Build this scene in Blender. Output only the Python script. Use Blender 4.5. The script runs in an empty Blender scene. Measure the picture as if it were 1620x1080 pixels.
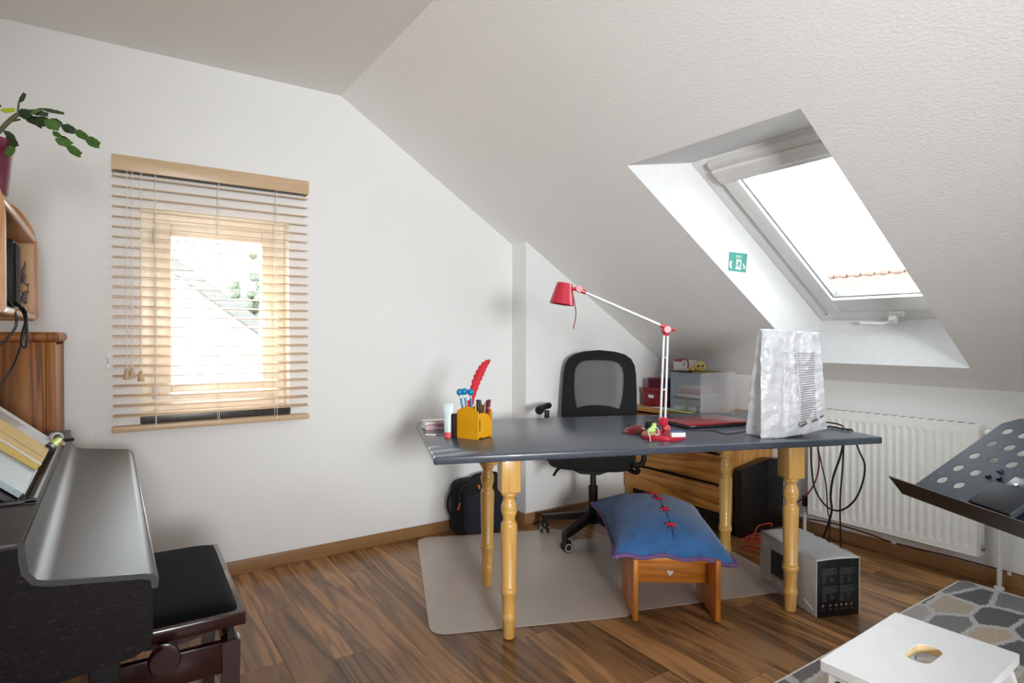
import bpy, bmesh, math, random
from mathutils import Vector, Matrix, noise as mnoise
random.seed(7)
scene = bpy.context.scene
COL = scene.collection
# ---------------------------------------------------------------- camera
FPX, YAW, PITCH, ROLL = 944.5, math.radians(33.986), math.radians(-0.536), math.radians(0.075)
CAM = Vector((0, 0, 1.21))
Fw = Vector((math.sin(YAW)*math.cos(PITCH), math.cos(YAW)*math.cos(PITCH), math.sin(PITCH)))
r0 = Vector((math.cos(YAW), -math.sin(YAW), 0)); u0 = r0.cross(Fw)
Rt = r0*math.cos(ROLL) + u0*math.sin(ROLL); Up = -r0*math.sin(ROLL) + u0*math.cos(ROLL)
cam_d = bpy.data.cameras.new('camera'); cam = bpy.data.objects.new('camera', cam_d); COL.objects.link(cam)
cam_d.sensor_width = 36; cam_d.lens = FPX/1620*36; cam_d.clip_start = .02; cam_d.clip_end = 300
m = Matrix.Identity(4)
for i in range(3):
    m[i][0] = Rt[i]; m[i][1] = Up[i]; m[i][2] = -Fw[i]; m[i][3] = CAM[i]
cam.matrix_world = m
scene.camera = cam
def ray(x, y): return Fw + Rt*((x-810)/FPX) - Up*((y-540)/FPX)
def pz(x, y, z=0.): d = ray(x, y); return CAM + d*((z-CAM.z)/d.z)
def pX(x, y, X): d = ray(x, y); return CAM + d*(X/d.x)
def pY(x, y, Y): d = ray(x, y); return CAM + d*(Y/d.y)
def ppl(x, y, P, n): d = ray(x, y); return CAM + d*((P-CAM).dot(n)/d.dot(n))
def pd(x, y, dep): d = ray(x, y); return CAM + d*dep          # depth along the optical axis
def depth(P): return (Vector(P)-CAM).dot(Fw)
# ---------------------------------------------------------------- world, sun, exposure
world = bpy.data.worlds.new('world'); scene.world = world; world.use_nodes = True
bg = world.node_tree.nodes['Background']; bg.inputs[0].default_value = (.90, .955, 1, 1); bg.inputs[1].default_value = 4.0
sun_d = bpy.data.lights.new('sun', 'SUN'); sun_d.energy = 8.0; sun_d.angle = math.radians(.6); sun_d.color = (1, .93, .82)
sun = bpy.data.objects.new('sun', sun_d); COL.objects.link(sun)
SUND = Vector((.35, -1, -.51)).normalized()
sun.rotation_euler = SUND.to_track_quat('-Z', 'Y').to_euler(); sun.location = (-4, 12, 8)
vs = scene.view_settings
vs.view_transform = 'Standard'; vs.look = 'None'; vs.gamma = 1; vs.use_curve_mapping = False
vs.exposure = 1.42
cy = scene.cycles
cy.max_bounces = 12; cy.diffuse_bounces = 8; cy.glossy_bounces = 4; cy.transmission_bounces = 6; cy.transparent_max_bounces = 16
cy.sample_clamp_indirect = 8; cy.caustics_reflective = False; cy.caustics_refractive = False
def portal(name, M, sx, sy):
    d = bpy.data.lights.new(name, 'AREA'); d.shape = 'RECTANGLE'; d.size = sx; d.size_y = sy; d.cycles.is_portal = True; d.energy = 1
    o = bpy.data.objects.new(name, d); COL.objects.link(o); o.matrix_world = M
# ---------------------------------------------------------------- materials
def lin(c):
    return tuple(((v/255)/12.92 if v/255 <= .04045 else ((v/255+.055)/1.055)**2.4) for v in c)
MATS = {}
def newmat(name):
    mt = bpy.data.materials.new(name); mt.use_nodes = True; nt = mt.node_tree
    b = nt.nodes['Principled BSDF']; MATS[name] = mt
    return mt, nt, b
def N(nt, typ, **kw):
    n = nt.nodes.new(typ)
    for k, v in kw.items():
        if k in n.inputs.keys() if isinstance(k, str) else False: n.inputs[k].default_value = v
        else: setattr(n, k, v)
    return n
def L(nt, a, b): nt.links.new(a, b)
def mat(name, c, rough=.5, metal=0., var=.08, scale=25, bump=0., bscale=150, coat=0., sheen=0., spec=.5, emit=0.):
    mt, nt, b = newmat(name)
    c = lin(c)
    tc = N(nt, 'ShaderNodeTexCoord'); no = N(nt, 'ShaderNodeTexNoise'); no.inputs['Scale'].default_value = scale; no.inputs['Detail'].default_value = 5
    L(nt, tc.outputs['Object'], no.inputs['Vector'])
    cr = N(nt, 'ShaderNodeValToRGB'); cr.color_ramp.elements[0].position = .3; cr.color_ramp.elements[1].position = .7
    cr.color_ramp.elements[0].color = tuple(max(0, v*(1-var)) for v in c)+(1,); cr.color_ramp.elements[1].color = tuple(min(1, v*(1+var)) for v in c)+(1,)
    L(nt, no.outputs['Fac'], cr.inputs['Fac']); L(nt, cr.outputs['Color'], b.inputs['Base Color'])
    b.inputs['Roughness'].default_value = rough; b.inputs['Metallic'].default_value = metal; b.inputs['Coat Weight'].default_value = coat
    b.inputs['Sheen Weight'].default_value = sheen; b.inputs['Specular IOR Level'].default_value = spec
    if emit: b.inputs['Emission Color'].default_value = c+(1,); b.inputs['Emission Strength'].default_value = emit
    if bump:
        n2 = N(nt, 'ShaderNodeTexNoise'); n2.inputs['Scale'].default_value = bscale; n2.inputs['Detail'].default_value = 4
        L(nt, tc.outputs['Object'], n2.inputs['Vector'])
        bp = N(nt, 'ShaderNodeBump'); bp.inputs['Strength'].default_value = bump; bp.inputs['Distance'].default_value = .004
        L(nt, n2.outputs['Fac'], bp.inputs['Height']); L(nt, bp.outputs['Normal'], b.inputs['Normal'])
    return mt
def wood(name, c1, c2, axis='x', rough=.4, sc=1., rnd=False, stretch=14., ring=.55, coat=0., bump=.08, rvar=.35, fine=.25, c3=None, spec=.5):
    """c1 light, c2 dark; grain runs along axis"""
    mt, nt, b = newmat(name)
    tc = N(nt, 'ShaderNodeTexCoord'); vec = tc.outputs['Object']
    if rnd:
        oi = N(nt, 'ShaderNodeObjectInfo'); cm = N(nt, 'ShaderNodeCombineXYZ')
        for k, f in enumerate((31., 17., 53.)):
            mm = N(nt, 'ShaderNodeMath'); mm.operation = 'MULTIPLY'; mm.inputs[1].default_value = f; L(nt, oi.outputs['Random'], mm.inputs[0]); L(nt, mm.outputs[0], cm.inputs[k])
        ad = N(nt, 'ShaderNodeVectorMath'); ad.operation = 'ADD'; L(nt, vec, ad.inputs[0]); L(nt, cm.outputs[0], ad.inputs[1]); vec = ad.outputs[0]
    mp = N(nt, 'ShaderNodeMapping'); s = [9*sc]*3; s['xyz'.index(axis)] = 9*sc/stretch; mp.inputs['Scale'].default_value = s
    L(nt, vec, mp.inputs['Vector'])
    n1 = N(nt, 'ShaderNodeTexNoise'); n1.inputs['Scale'].default_value = 1.; n1.inputs['Detail'].default_value = 3; n1.inputs['Distortion'].default_value = 1.3
    L(nt, mp.outputs[0], n1.inputs['Vector'])
    mu = N(nt, 'ShaderNodeMath'); mu.operation = 'MULTIPLY'; mu.inputs[1].default_value = 9.; L(nt, n1.outputs['Fac'], mu.inputs[0])
    sn = N(nt, 'ShaderNodeMath'); sn.operation = 'PINGPONG'; sn.inputs[1].default_value = 1.; L(nt, mu.outputs[0], sn.inputs[0])
    n2 = N(nt, 'ShaderNodeTexNoise'); n2.inputs['Scale'].default_value = 14.; n2.inputs['Detail'].default_value = 4; L(nt, mp.outputs[0], n2.inputs['Vector'])
    mx = N(nt, 'ShaderNodeMix'); mx.data_type = 'FLOAT'; mx.inputs[0].default_value = fine
    mx0 = N(nt, 'ShaderNodeMix'); mx0.data_type = 'FLOAT'; mx0.inputs[0].default_value = ring
    L(nt, n1.outputs['Fac'], mx0.inputs[2]); L(nt, sn.outputs[0], mx0.inputs[3])
    L(nt, mx0.outputs[0], mx.inputs[2]); L(nt, n2.outputs['Fac'], mx.inputs[3])
    cr = N(nt, 'ShaderNodeValToRGB'); cr.color_ramp.elements[0].position = .18; cr.color_ramp.elements[1].position = .62
    cr.color_ramp.elements[0].color = lin(c2)+(1,); cr.color_ramp.elements[1].color = lin(c1)+(1,)
    if c3:
        e = cr.color_ramp.elements.new(.9); e.color = lin(c3)+(1,)
    L(nt, mx.outputs[0], cr.inputs['Fac']); out = cr.outputs['Color']
    if rnd:
        mr = N(nt, 'ShaderNodeMapRange'); mr.inputs['To Min'].default_value = 1-rvar; mr.inputs['To Max'].default_value = 1+rvar*.6
        L(nt, oi.outputs['Random'], mr.inputs['Value'])
        hv = N(nt, 'ShaderNodeHueSaturation'); L(nt, mr.outputs[0], hv.inputs['Value']); L(nt, out, hv.inputs['Color']); out = hv.outputs['Color']
    L(nt, out, b.inputs['Base Color'])
    b.inputs['Roughness'].default_value = rough; b.inputs['Coat Weight'].default_value = coat; b.inputs['Specular IOR Level'].default_value = spec
    bp = N(nt, 'ShaderNodeBump'); bp.inputs['Strength'].default_value = bump; bp.inputs['Distance'].default_value = .003
    L(nt, n2.outputs['Fac'], bp.inputs['Height']); L(nt, bp.outputs['Normal'], b.inputs['Normal'])
    return mt
def clear(name, c, alpha, rough=.3, gloss=.08):
    """thin see-through sheet: alpha = share of light it stops"""
    mt, nt, b = newmat(name)
    out = nt.nodes['Material Output']; tr = N(nt, 'ShaderNodeBsdfTransparent'); mx = N(nt, 'ShaderNodeMixShader')
    no = N(nt, 'ShaderNodeTexNoise'); no.inputs['Scale'].default_value = 6; mr = N(nt, 'ShaderNodeMapRange')
    mr.inputs['To Min'].default_value = max(0, alpha-.05); mr.inputs['To Max'].default_value = min(1, alpha+.05)
    tc = N(nt, 'ShaderNodeTexCoord'); L(nt, tc.outputs['Object'], no.inputs['Vector']); L(nt, no.outputs['Fac'], mr.inputs['Value'])
    b.inputs['Base Color'].default_value = lin(c)+(1,); b.inputs['Roughness'].default_value = rough
    L(nt, mr.outputs[0], mx.inputs[0]); L(nt, tr.outputs[0], mx.inputs[1]); L(nt, b.outputs[0], mx.inputs[2]); L(nt, mx.outputs[0], out.inputs['Surface'])
    return mt
def glass(name):
    mt, nt, b = newmat(name)
    out = nt.nodes['Material Output']; tr = N(nt, 'ShaderNodeBsdfTransparent'); gl = N(nt, 'ShaderNodeBsdfGlossy'); gl.inputs['Roughness'].default_value = .02
    tr.inputs[0].default_value = (.95, .97, .97, 1)
    mx = N(nt, 'ShaderNodeMixShader'); mx.inputs[0].default_value = .04
    L(nt, tr.outputs[0], mx.inputs[1]); L(nt, gl.outputs[0], mx.inputs[2]); L(nt, mx.outputs[0], out.inputs['Surface'])
    return mt
def plaster(name, c, scale=120, strength=.35):
    mt, nt, b = newmat(name)
    tc = N(nt, 'ShaderNodeTexCoord'); no = N(nt, 'ShaderNodeTexNoise'); no.inputs['Scale'].default_value = scale; no.inputs['Detail'].default_value = 3; no.inputs['Roughness'].default_value = .55
    mp = N(nt, 'ShaderNodeMapping'); mp.inputs['Scale'].default_value = (1, .6, 1); L(nt, tc.outputs['Object'], mp.inputs[0]); L(nt, mp.outputs[0], no.inputs['Vector'])
    n2 = N(nt, 'ShaderNodeTexNoise'); n2.inputs['Scale'].default_value = 2.5; L(nt, tc.outputs['Object'], n2.inputs['Vector'])
    cr = N(nt, 'ShaderNodeValToRGB'); c = lin(c)
    cr.color_ramp.elements[0].color = tuple(v*.975 for v in c)+(1,); cr.color_ramp.elements[1].color = tuple(min(1, v*1.01) for v in c)+(1,)
    L(nt, n2.outputs['Fac'], cr.inputs['Fac']); L(nt, cr.outputs['Color'], b.inputs['Base Color'])
    bp = N(nt, 'ShaderNodeBump'); bp.inputs['Strength'].default_value = strength; bp.inputs['Distance'].default_value = .004
    L(nt, no.outputs['Fac'], bp.inputs['Height']); L(nt, bp.outputs['Normal'], b.inputs['Normal'])
    b.inputs['Roughness'].default_value = .85; b.inputs['Specular IOR Level'].default_value = .25
    return mt
plaster('wall_white', (236, 236, 235)); plaster('slope_white', (246, 245, 243), 130, .45); plaster('ceil_white', (238, 236, 233), 120, .3)
mat('reveal_white', (232, 233, 234), .6, var=.02); mat('frame_white', (243, 243, 242), .3, var=.02); mat('plastic_white', (238, 238, 236), .35, var=.03)
wood('base_wood', (158, 118, 76), (128, 90, 54), 'x', .45, ring=.3); wood('base_wood_y', (158, 118, 76), (128, 90, 54), 'y', .45, ring=.3)
wood('floor_wood', (170, 123, 78), (68, 46, 32), 'y', .3, sc=.85, rnd=True, stretch=11, ring=.5, coat=.08, rvar=.38, c3=(182, 136, 94))
mat('groove_dark', (40, 28, 20), .8)
wood('blind_wood', (208, 180, 146), (192, 160, 124), 'x', .4, ring=.2, bump=.03)
wood('window_wood', (238, 229, 214), (228, 215, 196), 'z', .35, ring=.25, bump=.03)
wood('pine', (224, 176, 100), (198, 146, 74), 'z', .35, sc=1.4, ring=.4, coat=.25)
wood('chest_wood', (205, 142, 66), (146, 86, 30), 'y', .4, sc=1., ring=.75, coat=.15); wood('chest_wood_z', (205, 148, 78), (168, 106, 44), 'z', .4, ring=.45, coat=.15)
wood('stool_wood', (206, 130, 46), (160, 88, 22), 'x', .38, ring=.6, coat=.2, sc=.9); wood('stool_wood_z', (206, 130, 46), (168, 94, 26), 'z', .38, ring=.4, coat=.2)
wood('shelf_wood', (200, 132, 60), (146, 84, 32), 'z', .35, ring=.5, coat=.2); wood('shelf_wood_y', (190, 132, 70), (132, 78, 34), 'y', .35, ring=.45, coat=.2)
wood('shelf_light', (222, 180, 130), (198, 150, 98), 'z', .45, ring=.4)
wood('cab_wood', (164, 102, 46), (80, 42, 16), 'z', .5, ring=.7, coat=.0, sc=.8, spec=.3)
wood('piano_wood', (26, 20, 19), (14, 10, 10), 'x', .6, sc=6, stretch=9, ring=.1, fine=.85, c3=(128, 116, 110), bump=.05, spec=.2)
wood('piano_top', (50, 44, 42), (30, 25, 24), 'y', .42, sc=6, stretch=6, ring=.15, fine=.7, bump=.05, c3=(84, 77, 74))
mat('piano_edge', (72, 72, 76), .25, var=.04); mat('mahogany', (48, 20, 20), .25, coat=.4, var=.1); mat('velvet', (9, 10, 14), .95, sheen=.05, var=.2, scale=8, spec=.05)
wood('desk_grey', (76, 82, 93), (52, 58, 69), 'x', .24, sc=2.2, stretch=22, ring=.25, bump=.1, fine=.5)
mat('black_plastic', (18, 18, 19), .45); mat('black_fabric', (16, 17, 19), .9, bump=.4, bscale=500, var=.2); mat('navy_fabric', (26, 30, 40), .9, bump=.4, bscale=500)
clear('mesh_fabric', (110, 110, 109), .55, .9); mat('caster_grey', (170, 172, 174), .4); mat('steel', (190, 190, 192), .25, metal=1, var=.02)
clear('mat_plastic', (226, 214, 204), .70, .25); glass('glass'); clear('box_plastic', (226, 232, 238), .26, .2); clear('box_plastic_end', (230, 233, 236), .42, .2); clear('blue_plastic', (150, 190, 226), .5, .3)
mat('lamp_red', (190, 40, 62), .3, coat=.3, var=.03); mat('alu_white', (226, 228, 232), .25, metal=.3, var=.02); mat('dark_red', (120, 30, 40), .5)
mat('yellow_paint', (226, 160, 8), .5, var=.05); mat('sky_blue', (24, 128, 178), .3); mat('cyan', (110, 190, 222), .3); mat('feather_red', (206, 30, 52), .7, var=.15, scale=90)
mat('tube_white', (214, 232, 232), .3, var=.08, scale=30); mat('coral', (232, 98, 104), .4); mat('pink', (214, 130, 160), .6); mat('paper', (232, 230, 226), .8, var=.04)
mat('laptop_red', (142, 34, 42), .22, metal=.3, coat=.5, var=.04); mat('mouse_red', (120, 20, 30), .25, coat=.5)
mat('lime', (190, 224, 120), .6); mat('blue_label', (70, 98, 150), .5); mat('box_red', (136, 28, 44), .6); mat('box_purple', (84, 18, 52), .8, var=.3, scale=60)
mat('toy_yellow', (222, 196, 110), .85, bump=.3, bscale=120); mat('kraft', (176, 142, 104), .8); mat('green_paper', (182, 204, 120), .8); mat('olive', (150, 140, 90), .8)
mat('carton_grey', (178, 178, 181), .5, var=.05); mat('carton_light', (206, 208, 211), .5, var=.04); mat('carton_black', (9, 9, 10), .4); mat('print_grey', (110, 110, 112), .7); mat('print_white', (225, 225, 225), .7); mat('print_mid', (66, 66, 68), .7)
mat('denim', (46, 96, 150), .9, sheen=.3, bump=.5, bscale=350, var=.22, scale=14); mat('denim_dark', (28, 56, 92), .9, bump=.4, bscale=350); mat('braid', (112, 84, 132), .9, bump=.5, bscale=300, var=.3, scale=80); mat('bow_red', (206, 26, 52), .8)
mat('radiator_white', (240, 239, 235), .35, var=.02); mat('grille_grey', (150, 150, 148), .6); mat('pipe_white', (222, 220, 216), .4)
mat('cable_black', (12, 12, 13), .5); mat('cable_red', (104, 22, 24), .5); mat('cable_orange', (205, 66, 40), .5); mat('cable_white', (235, 235, 230), .5)
mat('stand_blue', (26, 35, 54), .5, var=.05, spec=.25); mat('stand_dark', (34, 24, 22), .4); mat('tray_clear', (46, 48, 52), .6, spec=.2)
mat('stool_white', (228, 228, 228), .45, var=.02); wood('birch', (224, 196, 150), (204, 172, 122), 'x', .5, ring=.3)
mat('rug_edge', (214, 206, 196), .95); mat('leaf_dark', (36, 56, 22), .45, var=.3, scale=50, coat=.2); mat('leaf_mid', (66, 100, 34), .45, var=.25, scale=50, coat=.2); mat('leaf_light', (168, 180, 30), .45, var=.2, scale=50); mat('stem_brown', (92, 90, 62), .7)
mat('pot_pink', (108, 32, 54), .4); mat('soil', (50, 36, 26), .95); mat('sign_green', (78, 158, 146), .5, var=.03); mat('sign_white', (240, 246, 244), .5, var=.02); mat('sill_stone', (66, 60, 56), .35, var=.3, scale=60)
mat('folder_grey', (172, 186, 190), .5, var=.12, scale=160); mat('envelope', (216, 182, 104), .7, var=.08); mat('highlighter', (200, 230, 20), .4); mat('acrylic', (208, 212, 214), .2, coat=.5); mat('eraser', (205, 160, 140), .7)
mat('driftwood', (120, 104, 104), .8, var=.35, scale=60); mat('orange_tag', (196, 104, 52), .5)
mat('house_white', (238, 236, 230), .8); mat('roof_tile', (92, 70, 62), .85, var=.25, scale=3); mat('tree_green', (98, 106, 92), .9, var=.3, scale=2); mat('ground_grey', (150, 152, 146), .9); mat('roof_grey', (100, 98, 96), .8)
# rug pattern
mt, nt, b = newmat('rug')
tc = N(nt, 'ShaderNodeTexCoord'); mp = N(nt, 'ShaderNodeMapping'); mp.inputs['Scale'].default_value = (4.2, 7.2, 1)
nz = N(nt, 'ShaderNodeTexNoise'); nz.inputs['Scale'].default_value = 60; L(nt, tc.outputs['Object'], nz.inputs['Vector'])
ad = N(nt, 'ShaderNodeVectorMath'); ad.operation = 'MULTIPLY_ADD'; ad.inputs[1].default_value = (.03, .03, 0); L(nt, nz.outputs['Color'], ad.inputs[0]); L(nt, tc.outputs['Object'], ad.inputs[2])
L(nt, ad.outputs[0], mp.inputs[0])
v1 = N(nt, 'ShaderNodeTexVoronoi'); v1.feature = 'DISTANCE_TO_EDGE'; v1.inputs['Scale'].default_value = 1; v1.inputs['Randomness'].default_value = .62
v2 = N(nt, 'ShaderNodeTexVoronoi'); v2.inputs['Scale'].default_value = 1; v2.inputs['Randomness'].default_value = .62
for v in (v1, v2): v.voronoi_dimensions = '2D'; L(nt, mp.outputs[0], v.inputs['Vector'])
sp = N(nt, 'ShaderNodeSeparateColor'); L(nt, v2.outputs['Color'], sp.inputs[0])
cr = N(nt, 'ShaderNodeValToRGB'); cr.color_ramp.interpolation = 'CONSTANT'; E_ = cr.color_ramp.elements
for k, (p, c) in enumerate([(0, (116, 110, 110)), (.2, (178, 164, 146)), (.36, (98, 98, 102)), (.55, (172, 166, 163)), (.72, (126, 128, 128)), (.86, (184, 168, 148))]):
    e = E_[k] if k < 2 else E_.new(p); e.position = p; e.color = lin(c)+(1,)
L(nt, sp.outputs[0], cr.inputs['Fac'])
st = N(nt, 'ShaderNodeMapRange'); st.inputs['From Min'].default_value = .055; st.inputs['From Max'].default_value = .085; L(nt, v1.outputs['Distance'], st.inputs['Value'])
n3 = N(nt, 'ShaderNodeTexNoise'); n3.inputs['Scale'].default_value = 260; L(nt, tc.outputs['Object'], n3.inputs['Vector'])
mx = N(nt, 'ShaderNodeMix'); mx.data_type = 'RGBA'; L(nt, st.outputs[0], mx.inputs[0]); mx.inputs[6].default_value = lin((192, 189, 186))+(1,); L(nt, cr.outputs[0], mx.inputs[7])
hv = N(nt, 'ShaderNodeHueSaturation'); mr = N(nt, 'ShaderNodeMapRange'); mr.inputs['From Min'].default_value = .35; mr.inputs['From Max'].default_value = .65; mr.inputs['To Min'].default_value = .6; mr.inputs['To Max'].default_value = 1.3
L(nt, n3.outputs['Fac'], mr.inputs['Value']); L(nt, mr.outputs[0], hv.inputs['Value']); L(nt, mx.outputs[2], hv.inputs['Color']); L(nt, hv.outputs[0], b.inputs['Base Color'])
b.inputs['Roughness'].default_value = .95; bp = N(nt, 'ShaderNodeBump'); bp.inputs['Strength'].default_value = .6; bp.inputs['Distance'].default_value = .006; L(nt, n3.outputs['Fac'], bp.inputs['Height']); L(nt, bp.outputs[0], b.inputs['Normal'])
# printed shopping bag: white film, rows of small print (flat print in UV space)
mt, nt, b = newmat('bag_film')
uv = N(nt, 'ShaderNodeUVMap'); sx = N(nt, 'ShaderNodeSeparateXYZ'); L(nt, uv.outputs[0], sx.inputs[0])
def band(src, a, c):
    g = N(nt, 'ShaderNodeMath'); g.operation = 'GREATER_THAN'; g.inputs[1].default_value = a; L(nt, src, g.inputs[0])
    l = N(nt, 'ShaderNodeMath'); l.operation = 'LESS_THAN'; l.inputs[1].default_value = c; L(nt, src, l.inputs[0])
    p = N(nt, 'ShaderNodeMath'); p.operation = 'MULTIPLY'; L(nt, g.outputs[0], p.inputs[0]); L(nt, l.outputs[0], p.inputs[1]); return p.outputs[0]
def mul(a, c):
    p = N(nt, 'ShaderNodeMath'); p.operation = 'MULTIPLY'
    L(nt, a, p.inputs[0])
    if isinstance(c, (int, float)): p.inputs[1].default_value = c
    else: L(nt, c, p.inputs[1])
    return p.outputs[0]
def vmax(a, c):
    p = N(nt, 'ShaderNodeMath'); p.operation = 'MAXIMUM'; L(nt, a, p.inputs[0]); L(nt, c, p.inputs[1]); return p.outputs[0]
fr = N(nt, 'ShaderNodeMath'); fr.operation = 'FRACT'; L(nt, mul(sx.outputs[1], 42), fr.inputs[0])
lines = band(fr.outputs[0], .0, .42)
nn = N(nt, 'ShaderNodeTexNoise'); nn.inputs['Scale'].default_value = 38; L(nt, uv.outputs[0], nn.inputs['Vector'])
txt = mul(lines, band(nn.outputs['Fac'], .3, .9))
colA = mul(mul(txt, band(sx.outputs[0], .60, .86)), band(sx.outputs[1], .13, .80))
colB = mul(mul(mul(txt, band(sx.outputs[0], .16, .48)), band(sx.outputs[1], .30, .86)), .13)
colC = mul(mul(band(sx.outputs[0], .555, .585), band(sx.outputs[1], .30, .82)), band(nn.outputs['Fac'], .46, 1))
msk = vmax(vmax(mul(colA, .62), colB), mul(colC, .5))
mx = N(nt, 'ShaderNodeMix'); mx.data_type = 'RGBA'; mx.inputs[6].default_value = lin((208, 209, 213))+(1,); mx.inputs[7].default_value = lin((48, 48, 52))+(1,)
L(nt, msk, mx.inputs[0]); L(nt, mx.outputs[2], b.inputs['Base Color']); b.inputs['Roughness'].default_value = .38
# ---------------------------------------------------------------- mesh helpers
class B:
    def __init__(s): s.bm = bmesh.new()
    def box(s, a, c, bev=0, seg=2, M=None):
        x0, y0, z0 = a; x1, y1, z1 = c
        vs_ = bmesh.ops.create_cube(s.bm, size=1)['verts']
        for v in vs_: v.co = Vector(((x0+x1)/2+v.co.x*(x1-x0), (y0+y1)/2+v.co.y*(y1-y0), (z0+z1)/2+v.co.z*(z1-z0)))
        if bev:
            es = list({e for v in vs_ for e in v.link_edges})
            r = bmesh.ops.bevel(s.bm, geom=es, offset=bev, segments=seg, affect='EDGES', profile=.5); vs_ = list({v for f in r['faces'] for v in f.verts} | {v for v in vs_ if v.is_valid})
        if M is not None:
            for v in vs_: v.co = M @ v.co
        return s
    def cyl(s, p0, p1, r0_, r1_=None, seg=16):
        p0 = Vector(p0); p1 = Vector(p1); d = p1-p0; r1_ = r0_ if r1_ is None else r1_
        M = Matrix.Translation((p0+p1)/2) @ d.to_track_quat('Z', 'Y').to_matrix().to_4x4()
        bmesh.ops.create_cone(s.bm, cap_ends=True, segments=seg, radius1=r0_, radius2=r1_, depth=d.length, matrix=M); return s
    def sph(s, c, r, sc=(1, 1, 1), M=None, seg=16):
        mm = Matrix.Translation(Vector(c)) @ (M.to_4x4() if M is not None else Matrix.Identity(4)) @ Matrix.Diagonal((r*sc[0], r*sc[1], r*sc[2], 1))
        bmesh.ops.create_uvsphere(s.bm, u_segments=seg, v_segments=max(6, seg//2), radius=1, matrix=mm); return s
    def tube(s, pts, r, seg=8, smooth=True, rf=None):
        P = [Vector(p) for p in pts]
        if smooth and len(P) > 2: P = catmull(P)
        n = len(P); rings = []; t = (P[1]-P[0]).normalized(); a = t.orthogonal().normalized()
        for i in range(n):
            t = (P[min(i+1, n-1)]-P[max(i-1, 0)]).normalized()
            a = (a - t*a.dot(t)); a = a.normalized() if a.length > 1e-6 else t.orthogonal().normalized()
            c = t.cross(a); rr = r if rf is None else r*rf(i/(n-1))
            rings.append([s.bm.verts.new(P[i]+(a*math.cos(2*math.pi*k/seg)+c*math.sin(2*math.pi*k/seg))*rr) for k in range(seg)])
        for i in range(n-1):
            for k in range(seg): s.bm.faces.new((rings[i][k], rings[i][(k+1) % seg], rings[i+1][(k+1) % seg], rings[i+1][k]))
        s.bm.faces.new(rings[0][::-1]); s.bm.faces.new(rings[-1]); return s
    def lathe(s, prof, loc=(0, 0, 0), seg=24, M=None, closed=False):
        loc = Vector(loc); rings = []
        for z, r in prof:
            ring = []
            for k in range(seg):
                p = Vector((r*math.cos(2*math.pi*k/seg), r*math.sin(2*math.pi*k/seg), z))
                ring.append(s.bm.verts.new(loc + (M @ p if M is not None else p)))
            rings.append(ring)
        for i in range(len(rings)-1):
            for k in range(seg): s.bm.faces.new((rings[i][k], rings[i][(k+1) % seg], rings[i+1][(k+1) % seg], rings[i+1][k]))
        if closed:
            for k in range(seg): s.bm.faces.new((rings[-1][k], rings[-1][(k+1) % seg], rings[0][(k+1) % seg], rings[0][k]))
        else: s.bm.faces.new(rings[0][::-1]); s.bm.faces.new(rings[-1])
        return s
    def prism(s, poly, fn, a0, a1):
        """poly 2-D points, fn(p,q,a) -> 3-D"""
        A = [s.bm.verts.new(fn(p, q, a0)) for p, q in poly]; C = [s.bm.verts.new(fn(p, q, a1)) for p, q in poly]
        n = len(poly)
        for i in range(n): s.bm.faces.new((A[i], A[(i+1) % n], C[(i+1) % n], C[i]))
        s.bm.faces.new(A[::-1]); s.bm.faces.new(C); return s
    def plate(s, outer, holes, fn, a0, a1):
        b2 = bmesh.new(); es = []
        for loop in [outer]+holes:
            vv = [b2.verts.new((p, q, 0)) for p, q in loop]
            for i in range(len(vv)): es.append(b2.edges.new((vv[i], vv[(i+1) % len(vv)])))
        bmesh.ops.triangle_fill(b2, use_beauty=True, use_dissolve=False, edges=es, normal=(0, 0, 1))
        m0 = {}; m1 = {}
        for v in b2.verts: m0[v] = s.bm.verts.new(fn(v.co.x, v.co.y, a0)); m1[v] = s.bm.verts.new(fn(v.co.x, v.co.y, a1))
        for f in b2.faces: s.bm.faces.new([m0[v] for v in f.verts]); s.bm.faces.new([m1[v] for v in reversed(f.verts)])
        for e in es:
            if len(e.link_faces) == 1:
                a, c = e.verts; s.bm.faces.new((m0[a], m0[c], m1[c], m1[a]))
        b2.free(); return s
    def surf(s, fn, nu, nv, closeu=False, uvs=False):
        g = [[s.bm.verts.new(fn(i/(nu if closeu else nu-1), j/(nv-1))) for j in range(nv)] for i in range(nu)]
        lay = s.bm.loops.layers.uv.verify() if uvs else None
        for i in range(nu if closeu else nu-1):
            for j in range(nv-1):
                i2 = (i+1) % nu
                f = s.bm.faces.new((g[i][j], g[i2][j], g[i2][j+1], g[i][j+1]))
                if uvs:
                    for lp, (a, c) in zip(f.loops, ((i, j), (i+1, j), (i+1, j+1), (i, j+1))): lp[lay].uv = (a/(nu-1), c/(nv-1))
        return s
    def quad(s, *p): s.bm.faces.new([s.bm.verts.new(q) for q in p]); return s
    def build(s, name, m_, parent=None, ang=38, label=None, recalc=True, weld=False):
        if weld: bmesh.ops.remove_doubles(s.bm, verts=s.bm.verts, dist=1e-5)
        if recalc: bmesh.ops.recalc_face_normals(s.bm, faces=s.bm.faces)
        me = bpy.data.meshes.new(name); s.bm.to_mesh(me); s.bm.free()
        me.materials.append(MATS[m_])
        if ang > 20: me.shade_smooth(); me.set_sharp_from_angle(angle=math.radians(ang))
        o = bpy.data.objects.new(name, me); COL.objects.link(o)
        if parent is not None: o.parent = parent
        if label: o['label'] = label
        return o
def catmull(P, k=6):
    out = []
    for i in range(len(P)-1):
        a = P[max(i-1, 0)]; b_ = P[i]; c = P[i+1]; d = P[min(i+2, len(P)-1)]
        for j in range(k):
            t = j/k
            out.append(.5*((2*b_)+(c-a)*t+(2*a-5*b_+4*c-d)*t*t+(3*b_-a-3*c+d)*t**3))
    out.append(P[-1]); return out
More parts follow.
